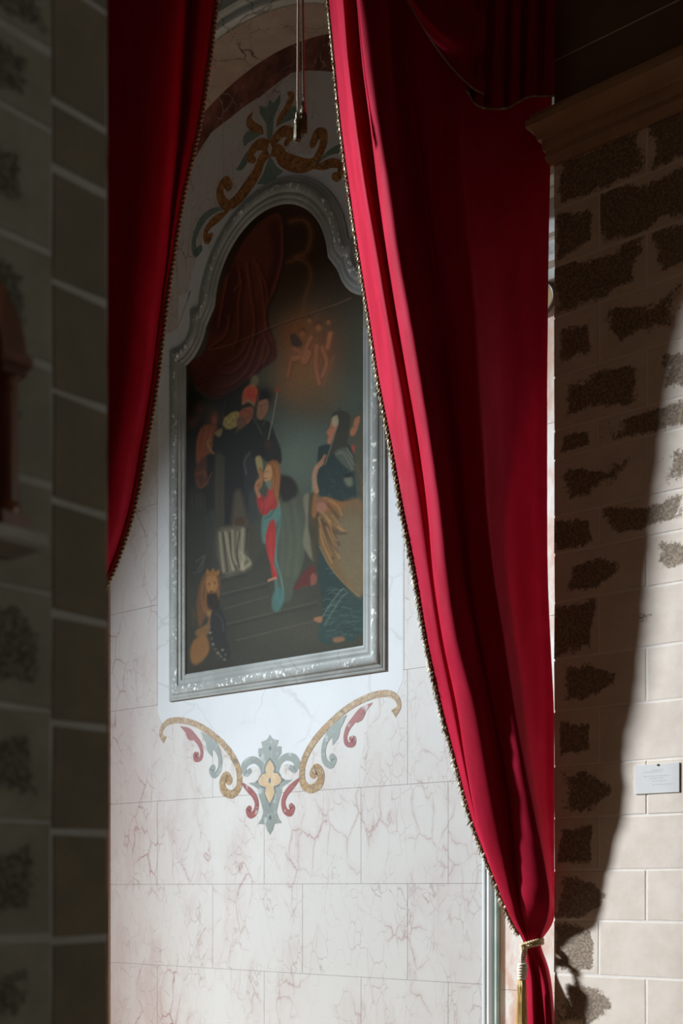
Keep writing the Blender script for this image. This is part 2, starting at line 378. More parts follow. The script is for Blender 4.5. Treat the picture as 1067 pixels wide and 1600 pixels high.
# arched head: red band, deep soffit, front mouldings, spandrel
def arc(r, a0=0, a1=180, n=60, zc=5.9): return [(r*math.cos(math.radians(a0+(a1-a0)*i/n)), zc + r*math.sin(math.radians(a0+(a1-a0)*i/n))) for i in range(n+1)]
band = on_wall(bpy.data.objects.new('trim_4', None), WB); C.objects.link(band)
tag(band, 'band of dark red marble pieces following the arch head', kind='structure')
cuts = [0, 14, 30, 41, 57, 66, 75, 83, 94, 104, 112, 125, 139, 152, 166, 180]
for i, (a0, a1) in enumerate(zip(cuts, cuts[1:])):
    bm = bmesh.new(); w0 = .235+.035*math.sin(a0*.21)+random.uniform(-.008, .008); w1 = .235+.035*math.sin(a1*.21)
    n = max(3, int((a1-a0)/2.5)); L, R = [], []
    for j in range(n+1):
        a = math.radians(a0+(a1-a0)*j/n); rr = 1.925-(w0+(w1-w0)*j/n)
        L.append((1.925*math.cos(a), 5.9+1.925*math.sin(a))); R.append((rr*math.cos(a), 5.9+rr*math.sin(a)))
    strip(bm, L, R, -0.003-0.001*(i % 2), 0.01)
    from_bm('marble_piece', bm, MAT['redmarble'], band)
v, f = [], []; P = arc(1.925, -2, 182, 72)
for x, z in P: v += [(x, 0.02, z), (x, -0.40, z)]
for i in range(len(P)-1): f.append((2*i, 2*i+2, 2*i+3, 2*i+1))
tag(on_wall(pydata('trim_5', v, f, MAT['soffit'], smooth=True), WB), 'underside of the arch in pinkish marble with dark veins', kind='structure')
o = sweep('trim_6', arc(1.925, -2, 182, 72), [(0, .39), (0, .43), (-.012, .45), (-.03, .452), (-.034, .435), (-.075, .435), (-.079, .47), (-.10, .482), (-.115, .478), (-.12, .455), (-.20, .46), (-.206, .50), (-.24, .53), (-.27, .54), (-.275, .38)], MAT['greymarble'], None, closed=False)
tag(on_wall(o, WB), 'grey moulded archivolt around the front of the arch', kind='structure')
bm = bmesh.new(); P = arc(2.15, 0, 180, 60)
strip(bm, P, [(2.9*math.cos(math.pi*i/60)*(1.25), 5.9 + 3.0*math.sin(math.pi*i/60)) for i in range(61)], -0.40, -0.2)
tag(on_wall(from_bm('trim_7', bm, MAT['plaster']), WB), 'dull plaster spandrel above the arch', kind='structure')
# entablature on which the arch rests, both sides
EP = [(-.01, 5.37), (.05, 5.37), (.06, 5.39), (.06, 5.43), (.09, 5.45), (.10, 5.455), (.10, 5.58), (.12, 5.60), (.14, 5.605), (.14, 5.63), (.13, 5.635), (.13, 5.82), (.155, 5.83), (.17, 5.85), (.17, 5.87), (.22, 5.89), (.24, 5.92), (.24, 5.95), (.30, 5.97), (.33, 6.0), (.34, 6.03), (.34, 6.06), (.385, 6.09), (.40, 6.13), (.40, 6.17), (-.01, 6.18)]
for nm, x0, x1, lab in (('trim_8', 1.95, 3.2, 'grey marble entablature mouldings glimpsed between curtain and stone pier'), ('trim_9', -3.2, -1.95, 'grey marble entablature behind the left curtain')):
    v, f = [], []
    for p, z in EP: v += [(x0, -p, z), (x1, -p, z)]
    for i in range(len(EP)-1): f.append((2*i, 2*i+1, 2*i+3, 2*i+2))
    n = len(EP); f += [tuple(range(0, 2*n, 2)), tuple(range(1, 2*n, 2))]
    tag(on_wall(pydata(nm, v, f, MAT['greymarble'], angle=30), WB), lab, kind='structure')

# ------------------------------------------------------------------ right stone pier wall
bm = bmesh.new(); bm_box(bm, 0.004, 3.6, 0.0, 0.42, 0, 7.4)
wall_right = on_wall(from_bm('wall_right', bm, MAT['mortar']), WR)
tag(wall_right, 'tan ashlar pier at the right of the curtain, half in shadow', kind='structure')
rz = [0, .31, .60, .888, 1.1635, 1.439, 1.692, 1.958, 2.2235, 2.506, 2.7715, 3.0636, 3.31, 3.503, 3.795, 3.943, 4.219, 4.524, 4.786, 5.072, 5.335]
for i in range(len(rz)-1):
    j = (len(rz)-2-i)
    short = (j % 2 == 1)
    cs = [0.0, .258 if short else .517]
    while cs[-1] < 2.0: cs.append(cs[-1] + (.52 + random.uniform(-.05, .05)))
    if 3.9 > rz[i] > 3.79: cs = [0, .25, 1.02, 1.6]
    for a, b in zip(cs, cs[1:]):
        g = .0058
        if a < 1.9: piece('stone_block', a+(g if a else 0), b-g, rz[i]+g, rz[i+1]-g, -0.0012-random.uniform(0, .0012), 0.02, 0.0012, MAT['ashlar'], wall_right, .0022)
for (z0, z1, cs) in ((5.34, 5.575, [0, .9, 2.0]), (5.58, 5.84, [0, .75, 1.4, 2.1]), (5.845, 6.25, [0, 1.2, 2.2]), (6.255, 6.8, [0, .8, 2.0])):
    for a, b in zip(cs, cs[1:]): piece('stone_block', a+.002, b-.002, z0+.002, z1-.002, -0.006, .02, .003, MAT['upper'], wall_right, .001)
prof = [(0, 5.300), (.012, 5.300), (.028, 5.325), (.034, 5.345), (.030, 5.352), (.030, 5.372), (.040, 5.376), (.044, 5.392), (.044, 5.425), (.062, 5.430), (.066, 5.445), (.075, 5.468), (.094, 5.484), (.106, 5.492), (.106, 5.525), (.092, 5.532), (.088, 5.556), (0.0, 5.575)]
v, f = [], []; n = len(prof)
for p, z in prof: v += [(-p, .42, z), (-p, -p-.006, z), (3.6, -p-.006, z)]
for i in range(n-1):
    for k in (0, 1): f.append((3*i+k, 3*i+k+1, 3*i+3+k+1, 3*i+3+k))
tag(on_wall(pydata('trim_10', v, f, MAT['cornice'], angle=30), WR), 'weathered stone cornice crowning the right pier', kind='structure')

# ------------------------------------------------------------------ left stone pillar (near, out of focus)
bm = bmesh.new(); bm_box(bm, -1.9, 0.0, 0.0, 0.5, 0, 6.5)
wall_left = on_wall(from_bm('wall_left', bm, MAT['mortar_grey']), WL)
tag(wall_left, 'dark blurred ashlar pillar in the left foreground', kind='structure')
e0 = WL.on(167, 1388)[0]
for ys in ([-260, -100, 20, 165+40, 305, 475, 640, 807, 975, 1140, 1302, 1466, 1635, 1800, 2000, 2250],):
    zs = [max(0, WL.on(166, y)[1]) for y in ys]
    for a, b in zip(zs[1:], zs):
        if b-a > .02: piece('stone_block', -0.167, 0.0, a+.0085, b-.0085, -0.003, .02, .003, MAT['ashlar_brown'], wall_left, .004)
ys = [-300, -110, 85, 205, 400, 575, 760, 930, 1112, 1285, 1465, 1640, 1820, 2000, 2300]
zs = [max(0, WL.on(81, y)[1]) for y in ys]
for i, (a, b) in enumerate(zip(zs[1:], zs)):
    for x0, x1 in ((-.56, -.172), (-1.1, -.565)):
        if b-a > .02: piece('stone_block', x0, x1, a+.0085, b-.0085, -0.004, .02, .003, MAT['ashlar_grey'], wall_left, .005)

# unseen wall added behind the left curtain to shade it 
bm = bmesh.new(); bm_box(bm, -7.0, -1.42, 6.75, 6.93, 0, 9.0)
tag(from_bm('wall_shade', bm, MAT['plaster']), 'unseen plaster wall added behind the left curtain to shade it', kind='structure')

# unseen wall added left of frame, its window opening shaped to limit the daylight
WW = Wall(TARGET + TOLIGHT*12.6, (0.301, 0.954, 0), (-0.954, 0.301, 0)); WW.o.z = 0
zc_ = (TARGET + TOLIGHT*12.6).z - 0.44
hole = [(-.70, zc_-2.2), (1.55, zc_-2.2)] + [(max(-.70, -.50+2.05*math.cos(t)), zc_-.85+3.0*math.sin(t)) for t in np.linspace(0, math.pi, 25)]
outer = [(-6, 0), (6, 0)] + [(6, 6+2*k) if k < 4 else (6-12*(k-4)/16, 13) if k < 21 else (-6, 13-2*(k-20)) for k in range(25)]
bm = bmesh.new(); strip(bm, hole + hole[:1], outer + outer[:1], 0.0, 0.25)
tag(on_wall(from_bm('wall_aperture', bm, MAT['plaster']), WW), 'unseen wall added left of the frame, its window opening shaped to limit the daylight', kind='structure')

#==PAINTING==
# ------------------------------------------------------------------ painting in its arched marble frame
def outline():
    r = 0.78; zc = 6.10; P = []
    left = [(-1.113, 3.104), (-1.113, 5.93), (-1.02, 5.935)]
    for a in np.linspace(-80, 0, 9): left.append((-1.02+.15*math.cos(math.radians(a)), 6.085+.15*math.sin(math.radians(a))))
    left += [(-.868, 6.19), (-.785, 6.192)]
    top = [(r*math.cos(math.radians(a)), zc+r*math.sin(math.radians(a))) for a in np.linspace(172, 8, 47)]
    right = [(-x, z) for x, z in left[::-1]]
    return (left+top+right)[::-1]            # counter-clockwise seen from the room
OUT = outline()
painting = on_wall(thing('altar_painting', 'large arched oil painting of robed figures in a worn grey marble frame', 'painting'), WB)
fprof = [(0, -.004), (0, .030), (.006, .036), (.018, .036), (.022, .044), (.040, .046), (.046, .056), (.052, .070), (.066, .084), (.084, .090), (.102, .084), (.114, .070), (.118, .058), (.126, .056), (.132, .062), (.144, .066), (.154, .060), (.158, .048), (.165, .046), (.172, .050), (.182, .050), (.190, .042), (.196, .028), (.200, .008)]
sweep('frame', OUT, [(a, b*.42) for a, b in fprof], MAT['frame'], painting)
INN = offset_line(OUT, .192, True)

def rasterise(px, py):
    """paints the picture: colours at photo-pixel positions (the canvas itself lies flat in the frame)"""
    n = len(px); col = np.zeros((n, 3))
    s2l = lambda c: np.where(np.array(c)/255. <= .04045, np.array(c)/255./12.92, ((np.array(c)/255.+.055)/1.055)**2.4)
    def over(idx, a, c): col[idx] = col[idx]*(1-a[:, None]) + s2l(c)*a[:, None]
    def sub(x0, x1, y0, y1): return np.nonzero((px > x0) & (px < x1) & (py > y0) & (py < y1))[0]
    def segd(q, P, closed):
        d = np.full(len(q), 1e9); ins = np.zeros(len(q), bool); m = len(P)
        for i in range(m if closed else m-1):
            a, b = P[i], P[(i+1) % m]; e = b-a; l2 = max(1e-9, e@e)
            t = np.clip(((q-a)@e)/l2, 0, 1); d = np.minimum(d, np.hypot(*(q-a-t[:, None]*e).T))
            if closed and a[1] != b[1]:
                ins ^= ((a[1] > q[:, 1]) != (b[1] > q[:, 1])) & (q[:, 0] < (b[0]-a[0])*(q[:, 1]-a[1])/(b[1]-a[1])+a[0])
        return d, ins
    def poly(P, c, soft=1.6, al=1.0, sm=4):
        P = np.array(P, float)
        if sm: P = cat(P, sm, True)
        lo, hi = P.min(0)-soft*2, P.max(0)+soft*2; idx = sub(lo[0], hi[0], lo[1], hi[1])
        if not len(idx): return
        d, ins = segd(np.c_[px[idx], py[idx]], P, True); sd = np.where(ins, d, -d)
        over(idx, al*np.clip(.5+sd/(2*soft), 0, 1), c)
    def line(P, wd, c, soft=1.0, al=1.0, sm=5):
        P = np.array(P, float)
        if sm and len(P) > 2: P = cat(P, sm)
        lo, hi = P.min(0)-wd-soft*2, P.max(0)+wd+soft*2; idx = sub(lo[0], hi[0], lo[1], hi[1])
        if not len(idx): return
        d, _ = segd(np.c_[px[idx], py[idx]], P, False)
        over(idx, al*np.clip(.5+(wd/2-d)/(2*soft), 0, 1), c)
    def blob(x, y, rx, ry, c, al=1.0, ang=0.0):
        R = max(rx, ry)*2.2; idx = sub(x-R, x+R, y-R, y+R)
        dx, dy = px[idx]-x, py[idx]-y; ca, sa = math.cos(math.radians(ang)), math.sin(math.radians(ang))
        over(idx, al*np.exp(-(((dx*ca+dy*sa)/rx)**2 + ((dy*ca-dx*sa)/ry)**2)), c)
    a1 = lambda *p: [(270+x/5.928, 560+y/5.926) for x, y in p]
    b1 = lambda *p: [(400+x/5.335, 580+y/5.333) for x, y in p]
    d1 = lambda *p: [(280+x/3.334, 800+y/3.335) for x, y in p]
    e1 = lambda *p: [(280+x*.2812, 320+y*.2812) for x, y in p]
    allp = np.arange(n)
    col[:] = s2l((74, 78, 68))
    # ground tones: dark brown above, teal grey air in the middle, olive floor below
    over(allp, np.clip((560-py)/150, 0, 1), (56, 40, 28))
    blob(400, 360, 60, 80, (34, 24, 18), .8); blob(540, 420, 60, 90, (46, 33, 24), .7)
    blob(545, 560, 40, 70, (60, 62, 50), .8); blob(490, 690, 60, 70, (92, 108, 100), .9); blob(455, 720, 40, 50, (110, 126, 116), .6)
    blob(540, 640, 40, 40, (72, 88, 80), .8); blob(500, 640, 40, 30, (82, 80, 58), .5)
    over(allp, np.clip((py-845-(px-430)*-.18)/20, 0, 1), (66, 66, 54))
    blob(430, 960, 90, 60, (78, 78, 64), .6); blob(520, 990, 60, 20, (86, 84, 72), .6); blob(330, 1000, 50, 60, (50, 48, 38), .6)
    # step edges on the floor
    for p in (((220, 345), (350, 315)), ((220, 430), (460, 370)), ((240, 505), (470, 440)), ((250, 585), (520, 518), (720, 470)), ((300, 670), (560, 605), (740, 560)), ((600, 405), (720, 375))):
        line(d1(*p), 1.0, (112, 108, 90), 1.0, .6)
    for p in (((230, 360), (350, 330)), ((250, 600), (520, 532), (720, 486)), ((230, 445), (460, 386))): line(d1(*p), 3, (48, 47, 38), 2.5, .6)
    # clouds and glory
    blob(478, 555, 42, 60, (140, 88, 42), .8); blob(470, 600, 40, 36, (132, 92, 48), .8); blob(500, 620, 34, 26, (104, 82, 50), .6)
    blob(462, 520, 26, 26, (122, 72, 32), .7); blob(512, 540, 22, 34, (92, 58, 40), .6)
    for p in (((620, 95), (680, 85), (725, 120), (735, 190), (705, 270), (650, 290)), ((610, 320), (670, 305), (715, 330), (735, 380), (725, 450), (700, 520), (690, 590), (660, 650)), ((650, 660), (620, 740), (560, 800))):
        line(e1(*p), 7, (108, 68, 36), 6, .5); line(e1(*p), 1.5, (140, 92, 50), 2.4, .3)
    blob(*e1((640, 430))[0], 26, 34, (62, 44, 30), .6)
    # painted curtain
    dr = e1((560, 50), (577, 180), (575, 300), (545, 440), (500, 540), (490, 600), (510, 700), (545, 800), (540, 860), (490, 900), (430, 945), (390, 980), (330, 1030), (250, 1075), (170, 1075), (100, 1010), (45, 930), (60, 880), (140, 820), (170, 700), (230, 500), (330, 260), (440, 110))
    poly(dr, (84, 43, 32), 2.0)
    poly(e1((170, 690), (220, 520), (300, 330), (360, 420), (330, 600), (250, 700)), (58, 27, 22), 8, .8)
    poly(e1((500, 100), (570, 120), (565, 330), (500, 520), (470, 500), (520, 300)), (54, 26, 23), 5, .7)
    for p in (((575, 120), (575, 290), (535, 450), (495, 545)), ((330, 340), (340, 420), (310, 480)), ((420, 300), (460, 450), (475, 600), (480, 700)), ((380, 330), (400, 500), (420, 640), (410, 780)), ((350, 420), (330, 560), (330, 720), (300, 800)),
              ((440, 330), (490, 480), (480, 640), (520, 760)), ((70, 930), (160, 1000), (270, 1010), (380, 920), (440, 760)), ((110, 860), (200, 930), (300, 930), (380, 840), (420, 700)), ((130, 1010), (220, 1055), (330, 1010), (440, 900), (480, 760)),
              ((190, 850), (260, 880), (340, 830), (390, 740)), ((470, 720), (500, 800), (470, 880)), ((270, 400), (240, 560), (220, 680)), ((280, 620), (260, 720), (170, 800))):
        line(e1(*p), 2.2, (122, 62, 48), 2.0, .65)
        line([(x+4, y+2) for x, y in e1(*p)], 3.5, (48, 20, 17), 2.5, .55)
    line(e1((100, 1015), (170, 1070), (250, 1072), (330, 1032)), 1.6, (126, 74, 58), 1.2, .7)
    # cherubs
    fl, fs = (158, 104, 70), (112, 66, 44)
    for p, wd in ((((650, 790), (690, 830), (740, 740)), 7), (((630, 850), (610, 960)), 6), (((690, 850), (640, 860)), 10), (((770, 790), (765, 900), (785, 1000)), 8), (((800, 800), (825, 880), (800, 960)), 7), (((720, 830), (700, 870)), 14), (((845, 720), (830, 800)), 8)):
        line(e1(*p), wd+2, fs, 1.6, .8); line([(x-.8, y-.8) for x, y in e1(*p)], wd-2, fl, 1.8, .8)
    for x, y, r in ((650, 795, 6), (690, 715, 6), (780, 680, 6.5), (730, 640, 4.5), (835, 650, 4.5)):
        cx_, cy_ = e1((x, y))[0]; blob(cx_, cy_-2, r, r, (78, 48, 30), .9); blob(cx_-.5, cy_+1.5, r*.7, r*.75, fl, .9); blob(cx_+1, cy_+1.5, 1.5, 1, (70, 40, 28), .6)
    poly(e1((620, 730), (650, 720), (690, 780), (640, 790)), (50, 48, 42), 1.5, .8)
    line(e1((860, 850), (820, 950), (800, 1010)), 3, (126, 92, 58), 3, .6); blob(*e1((790, 840))[0], 20, 26, (130, 78, 44), .4)
    # seam across the canvas
    line(e1((170, 810), (300, 775), (430, 720), (490, 692), (600, 650), (720, 610), (850, 565), (960, 520)), 1.2, (120, 92, 72), .9, .75)
    line(e1((300, 782), (430, 727), (600, 657), (850, 572)), 1.4, (28, 20, 16), 1.0, .5)
    # dark hall behind the priests
    poly([(294, 580), (310, 610), (340, 622), (372, 604), (390, 596), (402, 650), (400, 760), (330, 800), (294, 800)], (40, 38, 30), 5, .95)
    line([(353, 626), (349, 655)], .9, (96, 90, 70), .8, .7)
    # figures at far left
    for (x, y, r, c) in ((260, 470, 36, (112, 54, 36)), (185, 600, 34, (104, 58, 44)), (230, 560, 30, (88, 60, 44))):
        cx_, cy_ = a1((x, y))[0]; blob(cx_, cy_, r/5.9, r/4.9, c, .9)
    poly(a1((300, 620), (360, 610), (420, 640), (400, 760), (350, 880), (330, 960), (250, 1010), (220, 940), (225, 780), (250, 680)), (136, 74, 34), 1.6)
    poly(a1((220, 1000), (330, 890), (410, 900), (390, 1080), (320, 1180), (240, 1210), (210, 1130)), (92, 56, 34), 1.6); poly(a1((330, 900), (410, 890), (400, 1080), (330, 1150), (320, 1000)), (36, 28, 20), 2)
    for p in (((270, 660), (240, 800), (250, 960)), ((320, 640), (300, 760), (260, 900)), ((370, 650), (340, 760)), ((230, 1130), (260, 1200), (320, 1150), (370, 1060))): line(a1(*p), 1.3, (168, 100, 50), 1, .6)
    line(a1((225, 1080), (290, 1050), (310, 1100)), 5, (126, 72, 46), 2, .8)
    blob(*a1((385, 555))[0], 9, 12, (112, 64, 42), .95); blob(*a1((345, 470))[0], 13, 10, (74, 66, 48), .9); blob(*a1((310, 510))[0], 6, 14, (66, 58, 42), .8)
    poly(a1((400, 500), (415, 560), (410, 600), (380, 610), (365, 560)), (134, 80, 54), 1.3); line(a1((375, 525), (402, 530)), .9, (60, 34, 24), .8, .8)
    line(a1((350, 760), (330, 780), (360, 860), (390, 880)), 4, (148, 118, 66), 1.5, .8)
    poly(a1((160, 1240), (270, 1230), (300, 1400), (300, 1900), (150, 1990)), (58, 58, 48), 3, .8)
    for x in (185, 225, 262, 300): line(a1((x, 1260), (x+10, 1600), (x-6, 1940)), 2, (84, 84, 70), 2, .5)
    # young acolyte in black at the back
    poly(a1((790, 570), (900, 590), (960, 720), (1010, 860), (1000, 980), (860, 950), (800, 800), (740, 700), (740, 590)), (42, 40, 36), 1.6)
    blob(*a1((860, 370))[0], 13, 15, (38, 32, 26), 1.0); blob(*a1((855, 330))[0], 13, 10, (36, 30, 25), .9)
    poly(a1((810, 400), (880, 380), (890, 470), (850, 545), (815, 560), (790, 500), (795, 430)), (152, 108, 78), 1.3)
    poly(a1((790, 490), (830, 540), (830, 570), (790, 550)), (150, 104, 74), 1.3)
    for p in (((800, 440), (830, 445)), ((850, 435), (880, 425))): line(a1(*p), .9, (64, 42, 30), .7, .8)
    line(a1((835, 440), (828, 490), (840, 500)), .9, (110, 70, 50), .7, .7); line(a1((818, 522), (845, 518)), 1.2, (120, 52, 44), .7, .8)
    poly(a1((800, 380), (900, 370), (890, 320), (830, 310)), (34, 28, 24), 1.5, .9)
    line(a1((750, 560), (800, 640), (830, 700)), 1.5, (120, 116, 104), .8, .7); line(a1((870, 560), (840, 620)), 1.2, (96, 92, 82), .8, .6)
    line(a1((975, 310), (940, 520), (890, 755)), 1.4, (150, 148, 132), .8, .9); blob(*a1((975, 295))[0], 4, 4.5, (150, 62, 42), .9)
    blob(*a1((870, 810))[0], 10, 8, (84, 54, 40), .7)
    # high priest bending forward
    poly(a1((390, 690), (470, 610), (600, 640), (700, 570), (770, 590), (850, 780), (870, 900), (800, 930), (720, 860), (700, 1100), (690, 1500), (430, 1560), (400, 1200), (430, 960), (380, 850)), (38, 34, 29), 1.8)
    poly(a1((470, 600), (540, 510), (620, 500), (650, 580), (560, 650), (500, 650)), (158, 138, 78), 1.5); poly(a1((395, 690), (460, 650), (460, 700), (430, 730)), (132, 118, 70), 1.5)
    for _ in range(26):
        x, y = a1((random.uniform(480, 610), random.uniform(525, 640)))[0]; blob(x, y, 1.4, 1.2, random.choice([(196, 176, 108), (104, 88, 50)]), .6)
    poly(a1((640, 480), (740, 450), (750, 520), (710, 600), (650, 620), (620, 560)), (150, 84, 54), 1.3)
    poly(a1((600, 560), (660, 540), (690, 600), (650, 650), (610, 650)), (112, 80, 56), 1.5); line(a1((650, 600), (615, 640), (600, 680)), 3, (104, 86, 62), 1.5, .7)
    line(a1((670, 490), (705, 486)), 1.0, (70, 34, 24), .7, .8); line(a1((712, 490), (728, 530), (708, 540)), 1.0, (100, 48, 32), .7, .7); line(a1((690, 555), (720, 552)), 1.3, (96, 36, 30), .7, .8)
    poly(a1((650, 430), (655, 320), (690, 265), (760, 240), (800, 300), (780, 420), (700, 410)), (172, 88, 52), 1.4); blob(*a1((735, 330))[0], 7.5, 8, (176, 40, 32), .95); blob(*a1((735, 322))[0], 3, 3, (206, 70, 52), .7)
    line(a1((655, 420), (710, 395), (760, 440)), 3, (140, 128, 96), 1.2, .8); line(a1((770, 240), (800, 300), (785, 370), (780, 430)), 2, (46, 30, 22), 1, .9)
    poly(a1((735, 260), (735, 180), (770, 160), (800, 190), (785, 250)), (136, 126, 92), 2.5, .6)
    poly(a1((770, 930), (820, 910), (840, 1020), (800, 1060)), (164, 150, 104), 1.5); line(a1((815, 1030), (835, 1090), (800, 1150)), 6, (156, 112, 70), 1.4, .9)
    # alb and tunic
    poly(a1((400, 900), (470, 930), (480, 1540), (410, 1560), (385, 1300)), (70, 66, 54), 3, .7)
    for x in (410, 430, 455, 474): line(a1((x+10, 900), (x, 1200), (x, 1540)), 1.5, (104, 98, 80), 1.4, .45)
    poly(a1((680, 880), (760, 950), (800, 1200), (790, 1500), (690, 1500), (660, 1000)), (58, 64, 66), 3, .6)
    line(a1((720, 870), (670, 960), (690, 1080)), 2, (120, 124, 116), 1.3, .5)
    poly(a1((590, 1230), (640, 1240), (690, 1480), (680, 1560), (560, 1570), (570, 1300)), (104, 96, 78), 4, .7)
    poly(a1((580, 1490), (670, 1470), (680, 1545), (575, 1570)), (84, 58, 38), 1.5, .9); line(a1((575, 1500), (580, 1565), (678, 1545), (668, 1475)), 1, (128, 96, 60), .9, .7); line(a1((430, 1580), (560, 1580)), 4, (66, 46, 34), 1.5, .7)
    # long white skirt
    poly(d1((190, 85), (300, 80), (400, 60), (420, 200), (380, 280), (330, 310), (260, 320), (225, 310), (205, 180)), (78, 74, 62), 3); poly(d1((205, 105), (345, 90), (350, 220), (375, 285), (310, 312), (235, 318)), (120, 116, 100), 5, .8)
    for p, wd in ((((215, 110), (225, 220), (235, 310)), 5), (((245, 110), (262, 200), (285, 300)), 9), (((280, 100), (285, 220), (300, 270)), 5), (((335, 90), (330, 200), (335, 300)), 9), (((310, 110), (315, 230), (325, 300)), 4), (((345, 230), (330, 290), (370, 270)), 5), (((360, 240), (375, 270), (340, 300)), 4), (((325, 210), (350, 250)), 3)):
        line(d1(*p), wd*.5, (178, 172, 148), 2.2, .65)
    for p in (((232, 110), (246, 240), (255, 310)), ((268, 110), (275, 230), (300, 300)), ((318, 110), (305, 220), (318, 290)), ((360, 90), (352, 200))): line(d1(*p), 2, (36, 34, 28), 1.3, .8)
    poly(d1((60, 20), (180, 10), (190, 200), (150, 330), (60, 370)), (52, 54, 46), 6, .6)
    for p in (((90, 260), (140, 230), (100, 300)), ((130, 230), (120, 300), (80, 320))): line(d1(*p), 1.6, (96, 106, 110), 1.4, .6)
    # kneeling girl with long hair
    poly(b1((130, 860), (230, 860), (330, 930), (390, 1060), (420, 1300), (400, 1500), (330, 1700), (300, 1900), (180, 1900), (150, 1600), (170, 1200), (190, 1000)), (84, 90, 76), 1.6)
    poly(d1((505, 0), (640, 0), (660, 170), (640, 300), (590, 400), (540, 480), (520, 515), (490, 505), (490, 440), (520, 390), (500, 250), (510, 60)), (86, 94, 80), 1.6)
    poly(b1((190, 880), (290, 880), (350, 960), (340, 1040), (240, 1090), (190, 980)), (46, 38, 28), 3)
    for p in (((250, 1120), (290, 1400), (270, 1700)), ((320, 1080), (360, 1400), (330, 1700)), ((220, 1150), (230, 1450), (210, 1800))): line(b1(*p), 5, (104, 112, 96), 3.5, .5)
    for p in (((190, 1080), (205, 1250), (170, 1500), (180, 1900)),): line(b1(*p), 4, (84, 132, 134), 1.5, .8)
    line(d1((500, 90), (505, 230), (530, 330), (545, 410), (530, 480)), 2.2, (92, 150, 152), 1.2, .8); poly(d1((490, 440), (520, 395), (550, 420), (545, 480), (515, 520), (490, 505)), (78, 126, 128), 2, .75)
    poly(b1((60, 1210), (150, 1130), (190, 1090), (210, 1180), (170, 1300), (130, 1420), (60, 1420)), (96, 138, 134), 2, .9); line(b1((80, 1230), (130, 1200), (170, 1120)), 2, (62, 86, 84), 1.4, .7)
    poly(b1((110, 980), (180, 960), (190, 1080), (170, 1150), (130, 1160), (90, 1200), (40, 1180), (10, 1060), (60, 1030), (90, 1080)), (172, 48, 44), 1.4)
    poly(b1((90, 1060), (120, 990), (160, 980), (150, 1080), (110, 1130), (70, 1160), (50, 1100)), (198, 66, 58), 2.5, .7); line(b1((55, 1040), (75, 1120), (60, 1180)), 1.4, (112, 26, 26), 1.2, .6)
    poly(b1((120, 1260), (165, 1260), (165, 1480), (150, 1600), (110, 1560), (85, 1400)), (178, 44, 40), 1.4)
    poly(d1((460, 110), (500, 60), (505, 180), (490, 250), (515, 330), (505, 350), (490, 340), (470, 220), (455, 150)), (180, 42, 40), 1.4); line(d1((480, 110), (478, 200), (500, 310)), 2.5, (206, 66, 60), 2, .6)
    line(d1((505, 345), (485, 352), (470, 358)), 3.2, (196, 142, 112), 1.2, .95)
    poly(b1((95, 780), (140, 745), (190, 760), (210, 850), (200, 980), (180, 1080), (210, 1140), (160, 1060), (140, 950), (110, 850)), (148, 92, 42), 1.6)
    for p in (((150, 770), (180, 860), (170, 1000), (200, 1120)), ((120, 790), (150, 880), (150, 980)), ((180, 780), (195, 900), (185, 1040))): line(b1(*p), 1.6, (186, 128, 66), 1.1, .6)
    poly(b1((95, 790), (130, 790), (140, 870), (120, 920), (80, 920), (70, 880), (72, 850)), (198, 150, 104), 1.3); line(b1((85, 840), (104, 836)), 1.0, (96, 58, 40), .7, .8); line(b1((76, 895), (98, 893)), 1.2, (150, 70, 60), .7, .8)
    poly(b1((90, 920), (140, 910), (130, 990), (95, 960)), (136, 138, 120), 1.6, .8)
    line(b1((30, 1040), (10, 980), (20, 930), (45, 910)), 6, (186, 132, 96), 1.5, .9); line(b1((40, 850), (50, 920), (35, 970)), 5, (176, 124, 78), 1.4, .8); line(b1((12, 960), (35, 940)), 1.2, (140, 44, 56), 1, .8)
    line(b1((40, 540), (60, 580), (110, 620)), 3, (96, 60, 44), 2, .0)
    poly(d1((600, 405), (640, 330), (690, 280), (720, 300), (715, 370), (640, 395)), (104, 44, 36), 1.8); poly(d1((690, 330), (720, 320), (715, 370), (690, 380)), (150, 92, 80), 1.8, .8)
    poly(b1((400, 1060), (450, 1040), (440, 1300), (490, 1440), (500, 1600), (400, 1450), (420, 1250)), (132, 128, 110), 2, .85)
    # standing veiled woman
    poly(d1((720, 180), (770, 160), (900, 300), (960, 420), (955, 640), (740, 680), (750, 500), (715, 260)), (44, 66, 64), 1.6)
    poly(d1((745, 560), (860, 400), (960, 440), (960, 640), (745, 680)), (56, 82, 80), 3, .7)
    for _ in range(60):
        x0, y0 = random.uniform(740, 930), random.uniform(270, 660)
        if y0 < 480 and x0 > 760+(y0-250)*.9: continue
        line(d1((x0, y0), (x0+random.uniform(10, 30), y0+random.uniform(-16, 4)), (x0+random.uniform(35, 55), y0+random.uniform(-10, 12))), .8, random.choice([(112, 136, 130), (96, 118, 114), (28, 42, 42)]), .7, .55)
    for p in (((740, 560), (820, 440), (860, 400)), ((760, 590), (840, 460), (880, 420))): line(d1(*p), 1.2, (128, 148, 142), 1, .6)
    poly(b1((520, 690), (560, 620), (800, 620), (830, 900), (840, 1080), (720, 1090), (560, 1050), (520, 960)), (38, 58, 56), 1.6)
    for _ in range(45):
        x0, y0 = random.uniform(550, 800), random.uniform(820, 1060)
        line(b1((x0, y0), (x0+random.uniform(8, 30), y0+random.uniform(-20, 30))), .7, random.choice([(84, 108, 102), (66, 90, 86), (24, 34, 34)]), .6, .5)
    poly(b1((740, 900), (800, 880), (810, 950), (770, 960)), (122, 126, 108), 2.5, .8); poly(b1((740, 870), (790, 850), (810, 880), (760, 890)), (22, 24, 22), 1.6, .8)
